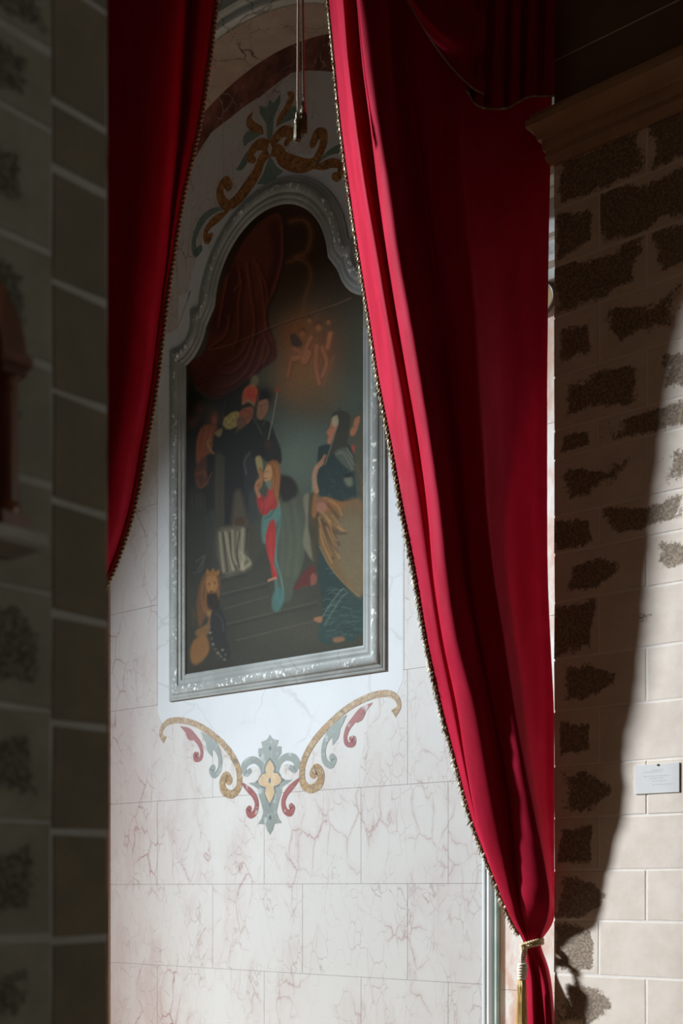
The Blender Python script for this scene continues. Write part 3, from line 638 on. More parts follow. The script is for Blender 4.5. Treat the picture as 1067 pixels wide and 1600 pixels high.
    ocre = (146, 100, 50)
    poly(b1((500, 1060), (600, 1050), (720, 1090), (880, 1080), (900, 1300), (910, 1580), (800, 1640), (640, 1640), (560, 1480), (520, 1320), (460, 1250), (460, 1050)), ocre, 1.8)
    poly(d1((720, 20), (790, 0), (960, 0), (965, 300), (950, 440), (880, 390), (810, 310), (760, 230), (725, 140)), (128, 100, 62), 1.8)
    poly(b1((740, 1120), (890, 1100), (910, 1600), (760, 1600), (700, 1400)), (122, 104, 76), 6, .8); poly(d1((830, 60), (960, 60), (960, 420), (890, 380), (830, 250)), (126, 114, 88), 6, .8)
    poly(b1((450, 1060), (500, 1030), (530, 1200), (520, 1600), (500, 1700), (450, 1350)), (74, 66, 42), 2, .9); poly(b1((490, 1000), (520, 1000), (510, 1200), (470, 1200)), (150, 104, 48), 1.6, .9)
    for p in (((580, 1060), (680, 1120), (720, 1200)), ((560, 1180), (640, 1280), (760, 1340)), ((600, 1230), (680, 1300), (720, 1320)), ((530, 1230), (560, 1420), (640, 1600)), ((590, 1300), (640, 1420), (700, 1560))): line(b1(*p), 2.2, (186, 138, 80), 1.4, .75)
    for p in (((600, 1110), (660, 1180), (690, 1220)), ((580, 1270), (680, 1350), (760, 1350)), ((550, 1240), (590, 1400), (650, 1560)), ((640, 1330), (700, 1450)), ((520, 1200), (540, 1300))): line(b1(*p), 3, (72, 48, 24), 2, .75)
    for p in (((730, 30), (760, 130), (800, 230)), ((770, 20), (810, 130), (830, 150)), ((800, 20), (830, 60), (850, 90))): line(d1(*p), 2, (176, 132, 78), 1.6, .7)
    for p in (((750, 40), (790, 150), (830, 210)), ((800, 60), (830, 100))): line(d1(*p), 2.5, (70, 48, 26), 2, .7)
    line(d1((735, 180), (780, 270), (850, 360), (940, 440)), 1.4, (170, 146, 104), 1.1, .6)
    poly(b1((520, 1100), (560, 1085), (600, 1140), (560, 1180), (510, 1160)), (164, 112, 90), 1.5); poly(b1((500, 1080), (600, 1060), (600, 1090), (530, 1100)), (140, 96, 76), 1.5, .8)
    line(b1((510, 1000), (490, 900), (510, 810), (560, 760)), 7, (176, 134, 106), 1.5, .95); line(b1((540, 780), (580, 710)), 5, (166, 116, 92), 1.4, .9); line(b1((485, 880), (480, 1000)), 3, (150, 138, 116), 1.5, .8)
    poly(b1((640, 360), (720, 330), (790, 370), (800, 500), (770, 600), (840, 740), (820, 830), (760, 800), (660, 690), (580, 790), (570, 760), (620, 650), (660, 520), (690, 430)), (62, 60, 48), 1.5)
    poly(b1((660, 690), (740, 640), (820, 720), (820, 840), (740, 790)), (92, 100, 90), 2, .8)
    for p in (((670, 690), (740, 700), (810, 820)), ((690, 670), (760, 690), (820, 780)), ((690, 440), (640, 600), (580, 780)), ((760, 640), (810, 720))): line(b1(*p), 1.2, (142, 150, 138), .9, .6)
    poly(b1((640, 400), (680, 390), (690, 440), (650, 540), (625, 610), (600, 590), (610, 540), (595, 510), (620, 470)), (178, 118, 88), 1.2)
    poly(b1((640, 400), (680, 370), (690, 430), (660, 470)), (164, 160, 136), 1.4, .9); line(b1((622, 470), (645, 476)), 1, (84, 48, 36), .7, .8); line(b1((602, 555), (628, 552)), 1.2, (146, 60, 50), .7, .8); blob(*b1((630, 530))[0], 4, 6, (190, 104, 78), .5)
    line(b1((697, 310), (697, 335)), 1, (40, 36, 28), .7, .8)
    # companion at the right edge
    poly(b1((800, 380), (870, 350), (910, 380), (910, 900), (860, 850), (830, 700), (790, 620), (780, 560)), (82, 82, 64), 1.8)
    poly(b1((830, 400), (870, 380), (860, 450), (830, 530), (800, 540), (790, 500), (815, 460)), (170, 112, 80), 1.3); line(b1((815, 465), (838, 470)), 1, (80, 48, 36), .7, .8)
    poly(b1((800, 620), (830, 630), (820, 690)), (166, 70, 54), 1.5, .9); line(b1((840, 780), (880, 900), (890, 1000)), 4, (112, 84, 62), 2, .7); line(b1((895, 1000), (900, 1600)), 4, (108, 84, 58), 2, .6)
    # feet
    poly(d1((705, 555), (745, 545), (745, 575), (715, 572)), (158, 112, 80), 1.3); poly(d1((805, 660), (850, 650), (865, 670), (815, 682)), (150, 108, 76), 1.6, .9)
    # crowned beast with shield and chains
    poly(d1((120, 350), (160, 310), (210, 330), (215, 420), (190, 520), (150, 520), (110, 600), (95, 480)), (116, 80, 42), 2)
    poly(d1((145, 340), (190, 330), (205, 380), (185, 425), (165, 430), (145, 400)), (166, 118, 64), 1.5); blob(*d1((160, 375))[0], 1.6, 1.3, (30, 22, 14), .9); blob(*d1((190, 370))[0], 1.6, 1.3, (30, 22, 14), .9); line(d1((175, 375), (172, 405)), 1.6, (196, 150, 90), 1, .7); blob(*d1((172, 415))[0], 2.4, 1.5, (44, 28, 18), .9)
    poly(d1((145, 330), (150, 298), (165, 315), (180, 293), (192, 312), (210, 300), (208, 330)), (150, 106, 44), 1.2)
    for p in (((130, 360), (120, 440), (135, 520)), ((145, 410), (140, 480), (150, 540)), ((205, 400), (205, 450), (185, 500))): line(d1(*p), 2, (156, 108, 56), 1.5, .6)
    poly(d1((150, 430), (200, 430), (210, 500), (160, 510)), (38, 30, 22), 2, .9)
    poly(d1((90, 620), (150, 580), (165, 520), (180, 560), (150, 640), (100, 650)), (130, 96, 54), 1.6); blob(*d1((160, 530))[0], 4, 6, (160, 122, 72), .9)
    poly(d1((60, 740), (80, 670), (140, 640), (160, 720), (120, 780), (80, 800)), (140, 100, 50), 2)
    poly(d1((175, 520), (220, 505), (248, 570), (245, 640), (270, 740), (240, 770), (190, 700), (165, 600)), (48, 46, 44), 1.6); line(d1((195, 530), (225, 560), (235, 620)), 2, (88, 88, 84), 1.6, .6)
    for i, (x, y) in enumerate(((160, 600), (165, 630), (172, 660), (180, 690), (192, 715), (205, 735), (222, 755), (240, 770), (215, 745), (230, 720), (245, 745))): blob(*d1((x, y))[0], 2.0, 1.6, (158, 156, 142) if i % 2 else (110, 106, 94), .8)
    poly(d1((55, 800), (150, 790), (270, 770), (280, 840), (60, 850)), (58, 52, 40), 4, .7)
    for _ in range(14):
        x, y = random.uniform(65, 100), random.uniform(450, 600); line(d1((x, y), (x+8, y+40)), 1, (96, 84, 60), 1, .4)
    over(allp, .03+0*px, (70, 66, 54))
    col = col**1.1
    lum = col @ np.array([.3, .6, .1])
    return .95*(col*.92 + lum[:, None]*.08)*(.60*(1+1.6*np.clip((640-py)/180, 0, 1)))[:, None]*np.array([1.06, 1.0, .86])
def make_canvas():
    P = np.array(INN); NX, NZ = 300, 560
    x0, x1, z0, z1 = P[:, 0].min(), P[:, 0].max(), P[:, 1].min(), P[:, 1].max()
    zs = np.linspace(z0, z1, NZ+1); m = len(P); lo = np.full(NZ+1, -1e3); hi = np.full(NZ+1, 1e3)
    half = []
    for z in zs:                                                     # each row spans the arched opening at that height
        zz = min(max(z, z0+1e-4), z1-1e-4); xs = []
        for i in range(m):
            a, b = P[i], P[(i+1) % m]
            if (a[1] > zz) != (b[1] > zz): xs.append(a[0]+(zz-a[1])/(b[1]-a[1])*(b[0]-a[0]))
        half.append(max(abs(t) for t in xs))
    t = np.linspace(-1, 1, NX+1); h = np.array(half)
    X = h[:, None]*t[None, :]; Z = np.repeat(zs[:, None], NX+1, 1)
    co_ = np.stack([X, np.full_like(X, -.008), Z], -1).reshape(-1, 3)
    i = np.arange(NZ)[:, None]*(NX+1) + np.arange(NX)[None, :]
    quads = np.stack([i, i+1, i+NX+2, i+NX+1], -1).reshape(-1, 4)
    me = bpy.data.meshes.new('canvas'); me.vertices.add(len(co_)); me.vertices.foreach_set('co', co_.ravel())
    me.loops.add(quads.size); me.loops.foreach_set('vertex_index', quads.ravel())
    me.polygons.add(len(quads)); me.polygons.foreach_set('loop_start', np.arange(len(quads))*4)
    me.update(calc_edges=True)
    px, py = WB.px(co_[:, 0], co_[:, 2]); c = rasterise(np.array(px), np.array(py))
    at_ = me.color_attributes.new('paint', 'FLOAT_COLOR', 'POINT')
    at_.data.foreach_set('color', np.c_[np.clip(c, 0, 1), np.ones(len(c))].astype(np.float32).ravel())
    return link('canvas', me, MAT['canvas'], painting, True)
make_canvas()

# ------------------------------------------------------------------ inlaid ornaments (symmetrical about the painting's axis)
def ribbon_px(pts, k, org):
    """(x, y, width) in a blown-up detail of the photo -> smooth centre line and half widths in wall units"""
    P = cat(np.array(pts, float), 5); q = [WB.on(org[0]+x/k, org[1]+y/k) for x, y, _ in P]
    return [(x, z, wd/k/2*(0.0056 if k > 5 else 0.0068)) for (x, z), (_, _, wd) in zip(q, P)]
def ribbon(name, pts, k, org, m, parent, h, side):
    h *= .35; R = ribbon_px(pts, k, org); L, Q = [], []
    for i, (x, z, r) in enumerate(R):
        a, b = R[max(0, i-1)], R[min(len(R)-1, i+1)]; dx, dz = b[0]-a[0], b[1]-a[1]; l = max(1e-6, math.hypot(dx, dz))
        L.append((side*(x-dz/l*r), z+dx/l*r)); Q.append((side*(x+dz/l*r), z-dx/l*r))
    # round the last end
    bm = bmesh.new(); strip(bm, L, Q, -h, 0.004)
    x, z, r = R[-1]; e = [(side*(x+r*math.cos(t)), z+r*math.sin(t)) for t in np.linspace(0, 2*math.pi, 12, endpoint=False)]
    prism(bm, e, -h*.97, 0.004)
    x, z, r = R[0]
    return from_bm(name, bm, m, parent)
def plate(name, pts, k, org, m, parent, h, axis=None, sm=0):
    h *= .35
    q = [WB.on(org[0]+x/k, org[1]+y/k) for x, y in pts]
    if axis is not None:                                             # left half given: mirror it about x = 0
        x0 = WB.on(org[0]+axis/k, org[1])[0]; q = [(x-x0, z) for x, z in q]
        q = q + [(-x, z) for x, z in q[::-1] if abs(x) > .004]
    if sm: q = [tuple(p) for p in cat(np.array(q), sm, True)]
    bm = bmesh.new(); prism(bm, q, -h, 0.004); return from_bm(name, bm, m, parent)
def disc(name, x, y, rx, rz, k, org, m, parent, h, side=None):
    h *= .35
    cx_, cz = WB.on(org[0]+x/k, org[1]+y/k)
    if side is None: cx_ = 0
    else: cx_ *= side
    bm = bmesh.new(); prism(bm, [(cx_+rx*math.cos(t), cz+rz*math.sin(t)) for t in np.linspace(0, 2*math.pi, 18, endpoint=False)], -h, .004)
    return from_bm(name, bm, m, parent)
K1, G1 = 5.335, (240, 1100)
SCROLL = [(95, 300, 60), (62, 262, 34), (70, 205, 40), (115, 152, 46), (200, 134, 46), (300, 150, 46), (400, 192, 48), (500, 262, 50), (600, 356, 52), (668, 452, 54), (708, 550, 54), (716, 630, 54)]
# the plain white field between frame and scroll
top = [p for p in offset_line(OUT, -.15, True)]
top = [p for p in top if p[1] > 3.0]
R = ribbon_px(SCROLL, K1, G1)[12:]
sc_l = [(x, z) for x, z, r in R]
fld = [(-1.262, 3.02)] + [(x, z) for x, z in sc_l] + [(-.20, 2.52), (0, 2.50), (.20, 2.52)] + [(-x, z) for x, z in sc_l[::-1]] + [(1.262, 3.02)]
tl = sorted([p for p in top], key=lambda p: 0)
i0 = min(range(len(top)), key=lambda i: (top[i][1] if top[i][0] > 0 else 99))
seq = top[i0:] + top[:i0]
seq = [p for p in seq if p[1] > 3.2]
if seq[0][0] < 0: seq = seq[::-1]
seq = [(max(-1.262, min(1.262, x)), z) for x, z in seq]
bm = bmesh.new(); prism(bm, fld + seq, -.0006, .004)
from_bm('white_panel', bm, MAT['white'], wall_back)

low = on_wall(thing('scroll_inlay', 'wide inlaid ornament of gold scrolls and a grey flower below the painting', 'ornament'), WB)
for s in (1, -1):
    ribbon('scroll', SCROLL, K1, G1, MAT['breccia'], low, .0045, s)
    ribbon('volute', [(716, 625, 54), (706, 700, 58), (655, 752, 62), (590, 728, 66), (572, 655, 62), (604, 606, 80), (628, 636, 72)], K1, G1, MAT['breccia'], low, .005, s)
    ribbon('red_leaf', [(225, 188, 6), (290, 228, 52), (345, 282, 46), (385, 336, 40), (402, 400, 32), (390, 452, 36), (352, 462, 40), (346, 425, 44), (362, 420, 40)], K1, G1, MAT['inlay_red'], low, .004, s)
    ribbon('red_leaf', [(275, 235, 30), (300, 275, 44), (325, 306, 8)], K1, G1, MAT['inlay_red'], low, .0035, s)
    ribbon('grey_leaf', [(395, 235, 6), (450, 296, 62), (505, 345, 62), (542, 405, 46), (556, 480, 40), (545, 552, 44), (504, 594, 46), (480, 556, 46), (494, 532, 52)], K1, G1, MAT['inlay_grey'], low, .004, s)
    ribbon('grey_leaf', [(450, 320, 40), (470, 380, 56), (488, 436, 8)], K1, G1, MAT['inlay_grey'], low, .0035, s)
    ribbon('red_tendril', [(730, 655, 14), (790, 712, 44), (838, 765, 44), (860, 830, 40), (846, 900, 46), (806, 926, 50), (786, 890, 44), (798, 872, 46)], K1, G1, MAT['inlay_red'], low, .0045, s)
    ribbon('grey_volute', [(918, 590, 40), (896, 510, 50), (845, 468, 52), (785, 482, 62), (752, 530, 62), (770, 582, 46), (800, 560, 44)], K1, G1, MAT['inlay_grey'], low, .003, s)
plate('grey_leaf', [(960, 255), (944, 285), (930, 300), (888, 318), (900, 365), (864, 374), (864, 430), (900, 480), (905, 550), (870, 610), (858, 650), (780, 660), (858, 705), (868, 765), (885, 820), (905, 900), (890, 955), (862, 1000), (922, 1002), (935, 1050), (960, 1092)], K1, G1, MAT['inlay_grey'], low, .0035, axis=960)
plate('dark_border', [(962, 445), (930, 492), (914, 535), (918, 565), (890, 585), (870, 625), (838, 652), (872, 668), (885, 695), (918, 705), (916, 745), (930, 795), (950, 820), (962, 866)], K1, G1, MAT['inlay_dark'], low, .005, axis=962)
plate('ochre_flower', [(962, 466), (938, 502), (924, 540), (932, 580), (898, 588), (872, 628), (866, 652), (884, 680), (930, 692), (922, 745), (940, 790), (962, 830)], K1, G1, MAT['inlay_ochre'], low, .0062, axis=962)
for y, rx, rz in ((370, .011, .016), (640, .012, .020), (945, .011, .017)): disc('dark_dot', 960, y, rx, rz, K1, G1, MAT['inlay_dark'], low, .0075)

K2, G2 = 3.811, (280, 140)
up = on_wall(thing('crest_inlay', 'inlaid crest of rust scrolls and teal leaves above the painting arch', 'ornament'), WB)
AX = 540
for s in (1, -1):
    ribbon('rust_scroll', [(AX-10, 372, 50), (490, 420, 52), (462, 495, 58), (405, 580, 64), (345, 655, 56), (290, 690, 46), (250, 650, 44), (244, 590, 44), (275, 548, 46), (296, 575, 44)], K2, G2, MAT['inlay_rust'], up, .004, s)
    ribbon('rust_leaf', [(AX-6, 335, 44), (478, 326, 48), (436, 362, 44), (420, 404, 36), (444, 420, 30)], K2, G2, MAT['inlay_rust'], up, .0045, s)
    ribbon('rust_leaf', [(438, 135, 6), (416, 180, 34), (436, 218, 36), (480, 238, 30), (498, 262, 8)], K2, G2, MAT['inlay_rust'], up, .004, s)
    ribbon('teal_leaf', [(490, 262, 10), (440, 268, 48), (404, 288, 50), (396, 318, 26)], K2, G2, MAT['inlay_teal'], up, .0035, s)
    ribbon('teal_leaf', [(430, 345, 8), (404, 400, 40), (372, 455, 36), (340, 474, 6)], K2, G2, MAT['inlay_teal'], up, .003, s)
    ribbon('teal_leaf', [(285, 708, 6), (205, 722, 26), (140, 775, 40), (104, 845, 34), (86, 915, 28), (98, 974, 36), (122, 950, 36)], K2, G2, MAT['inlay_teal'], up, .004, s)
    ribbon('rust_tendril', [(300, 716, 6), (240, 760, 38), (190, 800, 36), (158, 850, 30), (168, 898, 36), (188, 872, 30)], K2, G2, MAT['inlay_rust'], up, .0042, s)
plate('teal_leaf', [(AX, 300), (524, 290), (518, 200), (478, 140), (480, 96), (520, 104), (AX, 60)], K2, G2, MAT['inlay_teal'], up, .004, axis=AX)
plate('teal_leaf', [(AX, 400), (522, 440), (500, 500), (462, 566), (500, 562), (518, 580), (AX, 588)], K2, G2, MAT['inlay_teal'], up, .005, axis=AX)
#==CURTAINS==
YC = 6.6
def drape(name, rows, depth, parent, sub_u, sub_v, wr=0.0, Y=YC):
    """rows: [(photo row, [photo column per fold line])], depth: per row the distance of each fold line towards the room"""
    G = np.array([[tuple(at(x, y, Y-d)) for x, d in zip(xs, ds)] for (y, xs), ds in zip(rows, depth)])
    nr, nc, _ = G.shape
    a = np.stack([cat(G[:, j], sub_v) for j in range(nc)], 1)
    b = np.stack([cat(a[i], sub_u) for i in range(a.shape[0])], 0)
    h, w_ = b.shape[:2]
    if wr:
        ii, jj = np.meshgrid(np.arange(h), np.arange(w_), indexing='ij')
        zz = b[..., 2]; b[..., 1] += wr*(np.sin(zz*23+jj*.11)*np.sin(zz*7.3+1+jj*.05)+.6*np.sin(zz*51+jj*.3)*np.sin(zz*3.1))
    i = np.arange(h-1)[:, None]*w_ + np.arange(w_-1)[None, :]
    quads = np.stack([i, i+w_, i+w_+1, i+1], -1).reshape(-1, 4)
    me = bpy.data.meshes.new(name); me.from_pydata(b.reshape(-1, 3).tolist(), [], quads.tolist()); me.update()
    o = link(name, me, MAT['velvet'], parent, True)
    return o, b
def braid(bm, pts, r=.008, off=.006, pitch=.045, step=.006, n=5, strands=2):
    """twisted cord along a polyline"""
    P = np.array([tuple(p) for p in pts]); s = np.r_[0, np.cumsum(np.linalg.norm(np.diff(P, axis=0), axis=1))]
    q = np.arange(0, s[-1], step); Q = np.stack([np.interp(q, s, P[:, k]) for k in range(3)], 1)
    T = np.gradient(Q, axis=0); T /= np.linalg.norm(T, axis=1)[:, None]
    ref = np.array([0, 1, 0]) if abs(T[:, 1]).mean() < .7 else np.array([1, 0, 0])
    B = np.cross(T, ref); B /= np.linalg.norm(B, axis=1)[:, None]; Nn = np.cross(B, T)
    for k in range(strands):
        ph = 2*math.pi*(q/pitch + k/strands)
        tube(bm, Q + off*(np.cos(ph)[:, None]*Nn + np.sin(ph)[:, None]*B), r, n)
    return Q
def fringe(parent, pts, name='gold_fringe', length=.034):
    bm = bmesh.new(); Q = braid(bm, pts, .0078, .0085, .050, .007, 4)
    for p in Q[::2]:
        for _ in range(2):
            a = Vector(p) + Vector((random.uniform(-.008, .004), random.uniform(-.008, .008), random.uniform(-.006, .006)))
            l = random.uniform(.4, 1)*length; b = a + Vector((-.45*l+random.uniform(-.004, .004), random.uniform(-.3, .3)*l, -l))
            tube(bm, [a, (a+b)/2+Vector((random.uniform(-.003, .003), 0, 0)), b], [.0022, .0026, .0018], 3)
    o = from_bm(name, bm, MAT['gold_fringe'], parent); o['kind'] = 'stuff'; return o

right_curtain = thing('curtain', 'long red curtain gathered by a gold cord beside the stone pier', 'curtain', at(840, 1745, YC))
right_curtain.location.z = 0
rows = [
 (-70, [504, 531, 556, 548, 556, 590, 606, 640, 668, 700, 720, 775, 820, 867]),
 (0,   [513, 538, 563, 557, 568, 600, 618, 645, 672, 702, 722, 775, 820, 866]),
 (100, [523, 546, 573, 566, 578, 606, 630, 652, 680, 706, 726, 775, 820, 864]),
 (200, [533, 559, 586, 579, 591, 616, 645, 660, 688, 712, 730, 777, 822, 861]),
 (300, [546, 574, 599, 591, 607, 630, 660, 672, 698, 720, 736, 780, 824, 859]),
 (400, [561, 592, 613, 605, 621, 643, 675, 684, 708, 730, 745, 783, 826, 857]),
 (500, [577, 609, 630, 621, 639, 656, 692, 697, 720, 740, 755, 787, 828, 856]),
 (600, [592, 629, 647, 638, 656, 672, 703, 706, 730, 746, 760, 790, 830, 855]),
 (700, [611, 646, 664, 655, 672, 690, 716, 718, 742, 754, 764, 794, 832, 855]),
 (800, [628, 664, 678, 668, 686, 705, 726, 728, 750, 761, 766, 797, 834, 855]),
 (900, [648, 676, 687, 677, 697, 721, 734, 736, 760, 772, 774, 803, 838, 856]),
 (1000,[665, 691, 702, 692, 713, 743, 748, 750, 775, 788, 788, 812, 844, 860]),
 (1100,[687, 711, 724, 713, 739, 766, 770, 768, 790, 803, 802, 822, 848, 865]),
 (1200,[714, 728, 740, 729, 757, 782, 794, 788, 806, 821, 816, 830, 850, 866]),
 (1280,[736, 745, 756, 744, 772, 792, 806, 799, 820, 837, 828, 840, 854, 866]),
 (1340,[759, 763, 772, 762, 784, 798, 812, 804, 828, 849, 836, 848, 858, 866]),
 (1400,[783, 785, 792, 783, 797, 808, 818, 811, 834, 858, 846, 856, 862, 866]),
 (1440,[800, 802, 806, 801, 808, 816, 822, 818, 836, 853, 848, 854, 860, 864]),
 (1468,[816, 817, 819, 818, 820, 824, 827, 826, 834, 842, 840, 844, 846, 847]),
 (1480,[816, 817, 819, 818, 820, 824, 827, 826, 834, 841, 840, 843, 845, 846]),
 (1520, [809, 811, 817, 816, 828, 834, 836, 835, 845, 851, 848, 853, 857, 859]),
 (1570, [807, 809, 818, 817, 831, 838, 841, 840, 851, 858, 854, 859, 863, 865]),
 (1640, [805, 807, 819, 817, 833, 841, 845, 843, 855, 863, 858, 863, 866, 868]),
 (1780, [803, 806, 820, 817, 835, 843, 848, 845, 858, 867, 862, 866, 869, 871])]
#      hem   s1    tuck  r2L  r2c  flank tuck  f3L  f3c   f3R   back  ridge  dip   hem
dA = [-.13, -.02, -.07, .05, .20, .17, -.03, .03, .06, .04, .02, -.03, -.07, -.08]
dB = [-.13, -.02, -.07, .04, .155, .13, -.03, .04, .11, .11, .06, -.04, -.09, -.10]
dC = [-.11, -.02, -.05, .05, .145, .125, .02, .13, .20, .213, .13, .00, -.07, -.09]
dD = [-.05, .00, -.01, .04, .10, .09, .04, .10, .17, .185, .11, .04, -.01, -.03]
dT = [.00, .02, .03, .04, .06, .065, .06, .07, .07, .06, .05, .04, .02, .01]
dE = [.00, .02, .00, .01, .09, .08, .03, .03, .12, .13, .08, .10, .06, .00]
def dl(a, b, t): return [x+(y-x)*t for x, y in zip(a, b)]
dep = []
for y, _ in rows:
    if y <= 500: dep.append(dl(dA, dB, max(0, y)/500))
    elif y <= 1200: dep.append(dl(dB, dC, (y-500)/700))
    elif y <= 1400: dep.append(dl(dC, dD, (y-1200)/200))
    elif y <= 1468: dep.append(dl(dD, dT, (y-1400)/68))
    elif y <= 1480: dep.append(list(dT))
    elif y <= 1570: dep.append(dl(dT, dE, (y-1480)/90))
    else: dep.append(list(dE))
for (y, _), d in zip(rows, dep):                  # high up the leading edge falls well back, so it shades the cloth behind it
    back = float(np.interp(y, [0, 300, 500, 600, 700, 820], [.32, .30, .24, .16, .08, 0])); d[0] -= back; d[1] -= back*.10
for (y, xs), d in zip(rows, dep):                 # the first fold rises steeply from the hem, then runs flat into the tuck
    x0, x1, m_ = xs[0], xs[1], 1.0 if y < 1300 else 0.4
    xs.insert(1, x0 + .80*(x1-x0)); d.insert(1, d[1]+.004)
    xs[2] = x1 + .38*m_*(x1-x0); d[2] = d[2]-.022*m_
dr_, g = drape('drape', rows, dep, right_curtain, 11, 9, .0022)
def world_child(parent):
    for ch in parent.children: ch.location = ch.location - parent.location
hemline = [g[i, 0] for i in range(g.shape[0]) if g[i, 0][2] > at(0, 1462, YC).z]
fringe(dr_, hemline)
world_child(right_curtain)

left_curtain = thing('curtain', 'dark red curtain hanging beside the left pillar with gold edging', 'curtain', at(150, 1500, YC)); left_curtain.location.z = 0
lrows = [
 (-70, [40, 110, 168, 225, 280, 304, 309, 330, 350]), (0, [40, 110, 168, 225, 278, 302, 307, 324, 339]), (100, [40, 110, 168, 222, 270, 296, 300, 314, 327]),
 (200, [40, 110, 168, 218, 262, 287, 291, 302, 311]), (300, [38, 108, 167, 212, 252, 274, 277, 283, 288]), (400, [36, 104, 164, 205, 242, 262, 264, 268, 271]),
 (500, [34, 100, 158, 198, 230, 248, 251, 254, 257]), (600, [30, 94, 150, 188, 218, 236, 239, 243, 245]), (700, [26, 86, 138, 174, 202, 219, 222, 226, 228]),
 (800, [20, 74, 122, 156, 184, 200, 203, 206, 208]), (880, [14, 62, 106, 138, 160, 174, 177, 180, 182]), (940, [8, 50, 90, 116, 136, 146, 149, 152, 153]), (1020, [0, 34, 66, 84, 98, 106, 109, 111, 112]), (1100, [-8, 18, 40, 56, 66, 72, 74, 75, 76])]
ldA = [.05, .10, -.02, .09, .05, -.07, .00, -.02, -.06]; ldB = [.05, .08, .02, .08, .02, -.08, -.08, -.09, -.10]
ldep = [dl(ldA, ldB, min(1, max(0, y)/450)) for y, _ in lrows]
dr_, g = drape('drape', lrows, ldep, left_curtain, 12, 10, .0015)
fringe(dr_, [g[i, -1] for i in range(g.shape[0])])
world_child(left_curtain)

# valance: swag with a pleated tail at the top right
val = thing('valance', 'dark red swag and pleated tail hanging over the top of the right curtain', 'valance', at(760, -60, 6.32)); val.location.z = at(0, -60, 6.32).z
YV = 6.34
def sheet(name, top, bot, n, m_, amp, parent, ph=0.0, sag=0.0):
    G = np.zeros((m_+1, n+1, 3)); tp = cat(np.array(top, float), 20); bp = cat(np.array(bot, float), 20)
    for j in range(n+1):
        u = j/n; a = tp[int(u*(len(tp)-1))]; b = bp[int(u*(len(bp)-1))]
        for i in range(m_+1):
            v_ = i/m_; x, y = a + (b-a)*v_
            d = amp(u, v_)
            G[i, j] = at(x, y, YV-d)
    i = np.arange(m_)[:, None]*(n+1) + np.arange(n)[None, :]
    o = pydata(name, G.reshape(-1, 3), np.stack([i, i+n+1, i+n+2, i+1], -1).reshape(-1, 4).tolist(), MAT['velvet'], parent, True)
    return o, G
_, g1 = sheet('swag', [(560, -120), (660, -115), (760, -110)], [(606, -60), (640, 6), (690, 86), (733, 133), (757, 148)], 60, 50,
              lambda u, v_: .05*math.sin(v_*15+u*5)*(.3+.7*v_) + .10*math.sin(math.pi*u) , val)
_, g2 = sheet('tail', [(728, -120), (800, -120), (869, -120)], [(728, 140), (748, 166), (790, 169), (824, 152), (866, 150)], 120, 30,
              lambda u, v_: -.02 + .035*math.sin(u*34+.3*math.sin(v_*4)) + .012*math.sin(u*71), val)
bm = bmesh.new(); braid(bm, [g1[-1, j] for j in range(g1.shape[1])], .003, .0026, .02, .006, 4)
from_bm('swag_piping', bm, MAT['old_cord'], val)
bm = bmesh.new(); braid(bm, [g2[-1, j] for j in range(g2.shape[1])], .003, .0026, .02, .006, 4)
from_bm('tail_piping', bm, MAT['old_cord'], val)
world_child(val)

# rail above the frame which carries curtains, valance and cords
bm = bmesh.new(); za = at(0, -78, YC).z
lathe(bm, [(.0, -1.75), (.045, -1.74), (.05, -1.70), (.03, -1.68), (.022, -1.66), (.022, 1.45), (.03, 1.47), (.05, 1.49), (.045, 1.53), (0.001, 1.54)], n=14)
bmesh.ops.rotate(bm, verts=bm.verts, cent=(0, 0, 0), matrix=Matrix.Rotation(math.pi/2, 3, 'Y'))
rail = from_bm('curtain_rail', bm, MAT['wood'], smooth=True); rail.location = (-.35, YC-.06, za+.06)
tag(rail, 'wooden curtain rail carrying the red curtains at the top', 'rail')

# ------------------------------------------------------------------ gold tie with hanging tassel
tie = thing('curtain_tieback', 'pale gold cord with hanging tassel tied around the gathered red curtain', 'tieback', at(830, 1475, YC)); tie.location.z = at(0, 1475, YC).z
T0 = at(831, 1475, YC-.035)
for k in range(2):
    bm = bmesh.new()
    ring = [T0 + Vector((.054*math.cos(a), .062*math.sin(a), .0135*math.cos(a)-.006*math.sin(a) + (.008 if k else -.008))) for a in np.linspace(0, 2*math.pi, 40)]
    braid(bm, ring, .0062, .0052, .026, .004, 6, 2)
    from_bm('cord_loop', bm, MAT['gold_cord'], tie, True)
kn = at(819, 1480, YC-.10); bm = bmesh.new()
for q in range(5):
    c0 = [kn + Vector((.012*math.cos(a)*math.cos(q)-.004, .010*math.sin(a)-.004, .013*math.sin(a+q*.8))) for a in np.linspace(0, 2*math.pi, 14, endpoint=False)]
    tube(bm, c0, .0058, 6, True)
from_bm('knot', bm, MAT['gold_cord'], tie, True)
na, nb = at(816.5, 1505, YC-.11), at(815.5, 1531, YC-.11); bm = bmesh.new()
braid(bm, [kn+Vector((-.008, 0, -.008)), at(815, 1493, YC-.11), na+Vector((-.006, 0, 0))], .005, .004, .02, .003, 6)
from_bm('hanging_cord', bm, MAT['cream'], tie, True); bm = bmesh.new()
braid(bm, [kn+Vector((.010, 0, -.006)), at(820.5, 1492, YC-.11), na+Vector((.007, 0, 0))], .005, .004, .02, .003, 6)
from_bm('hanging_cord', bm, MAT['cream'], tie, True)
bm = bmesh.new(); lathe(bm, [(.016, 0), (.017, (na-nb).z)], tuple(nb), 12)
neck = from_bm('tassel_neck', bm, MAT['cream'], tie, True)
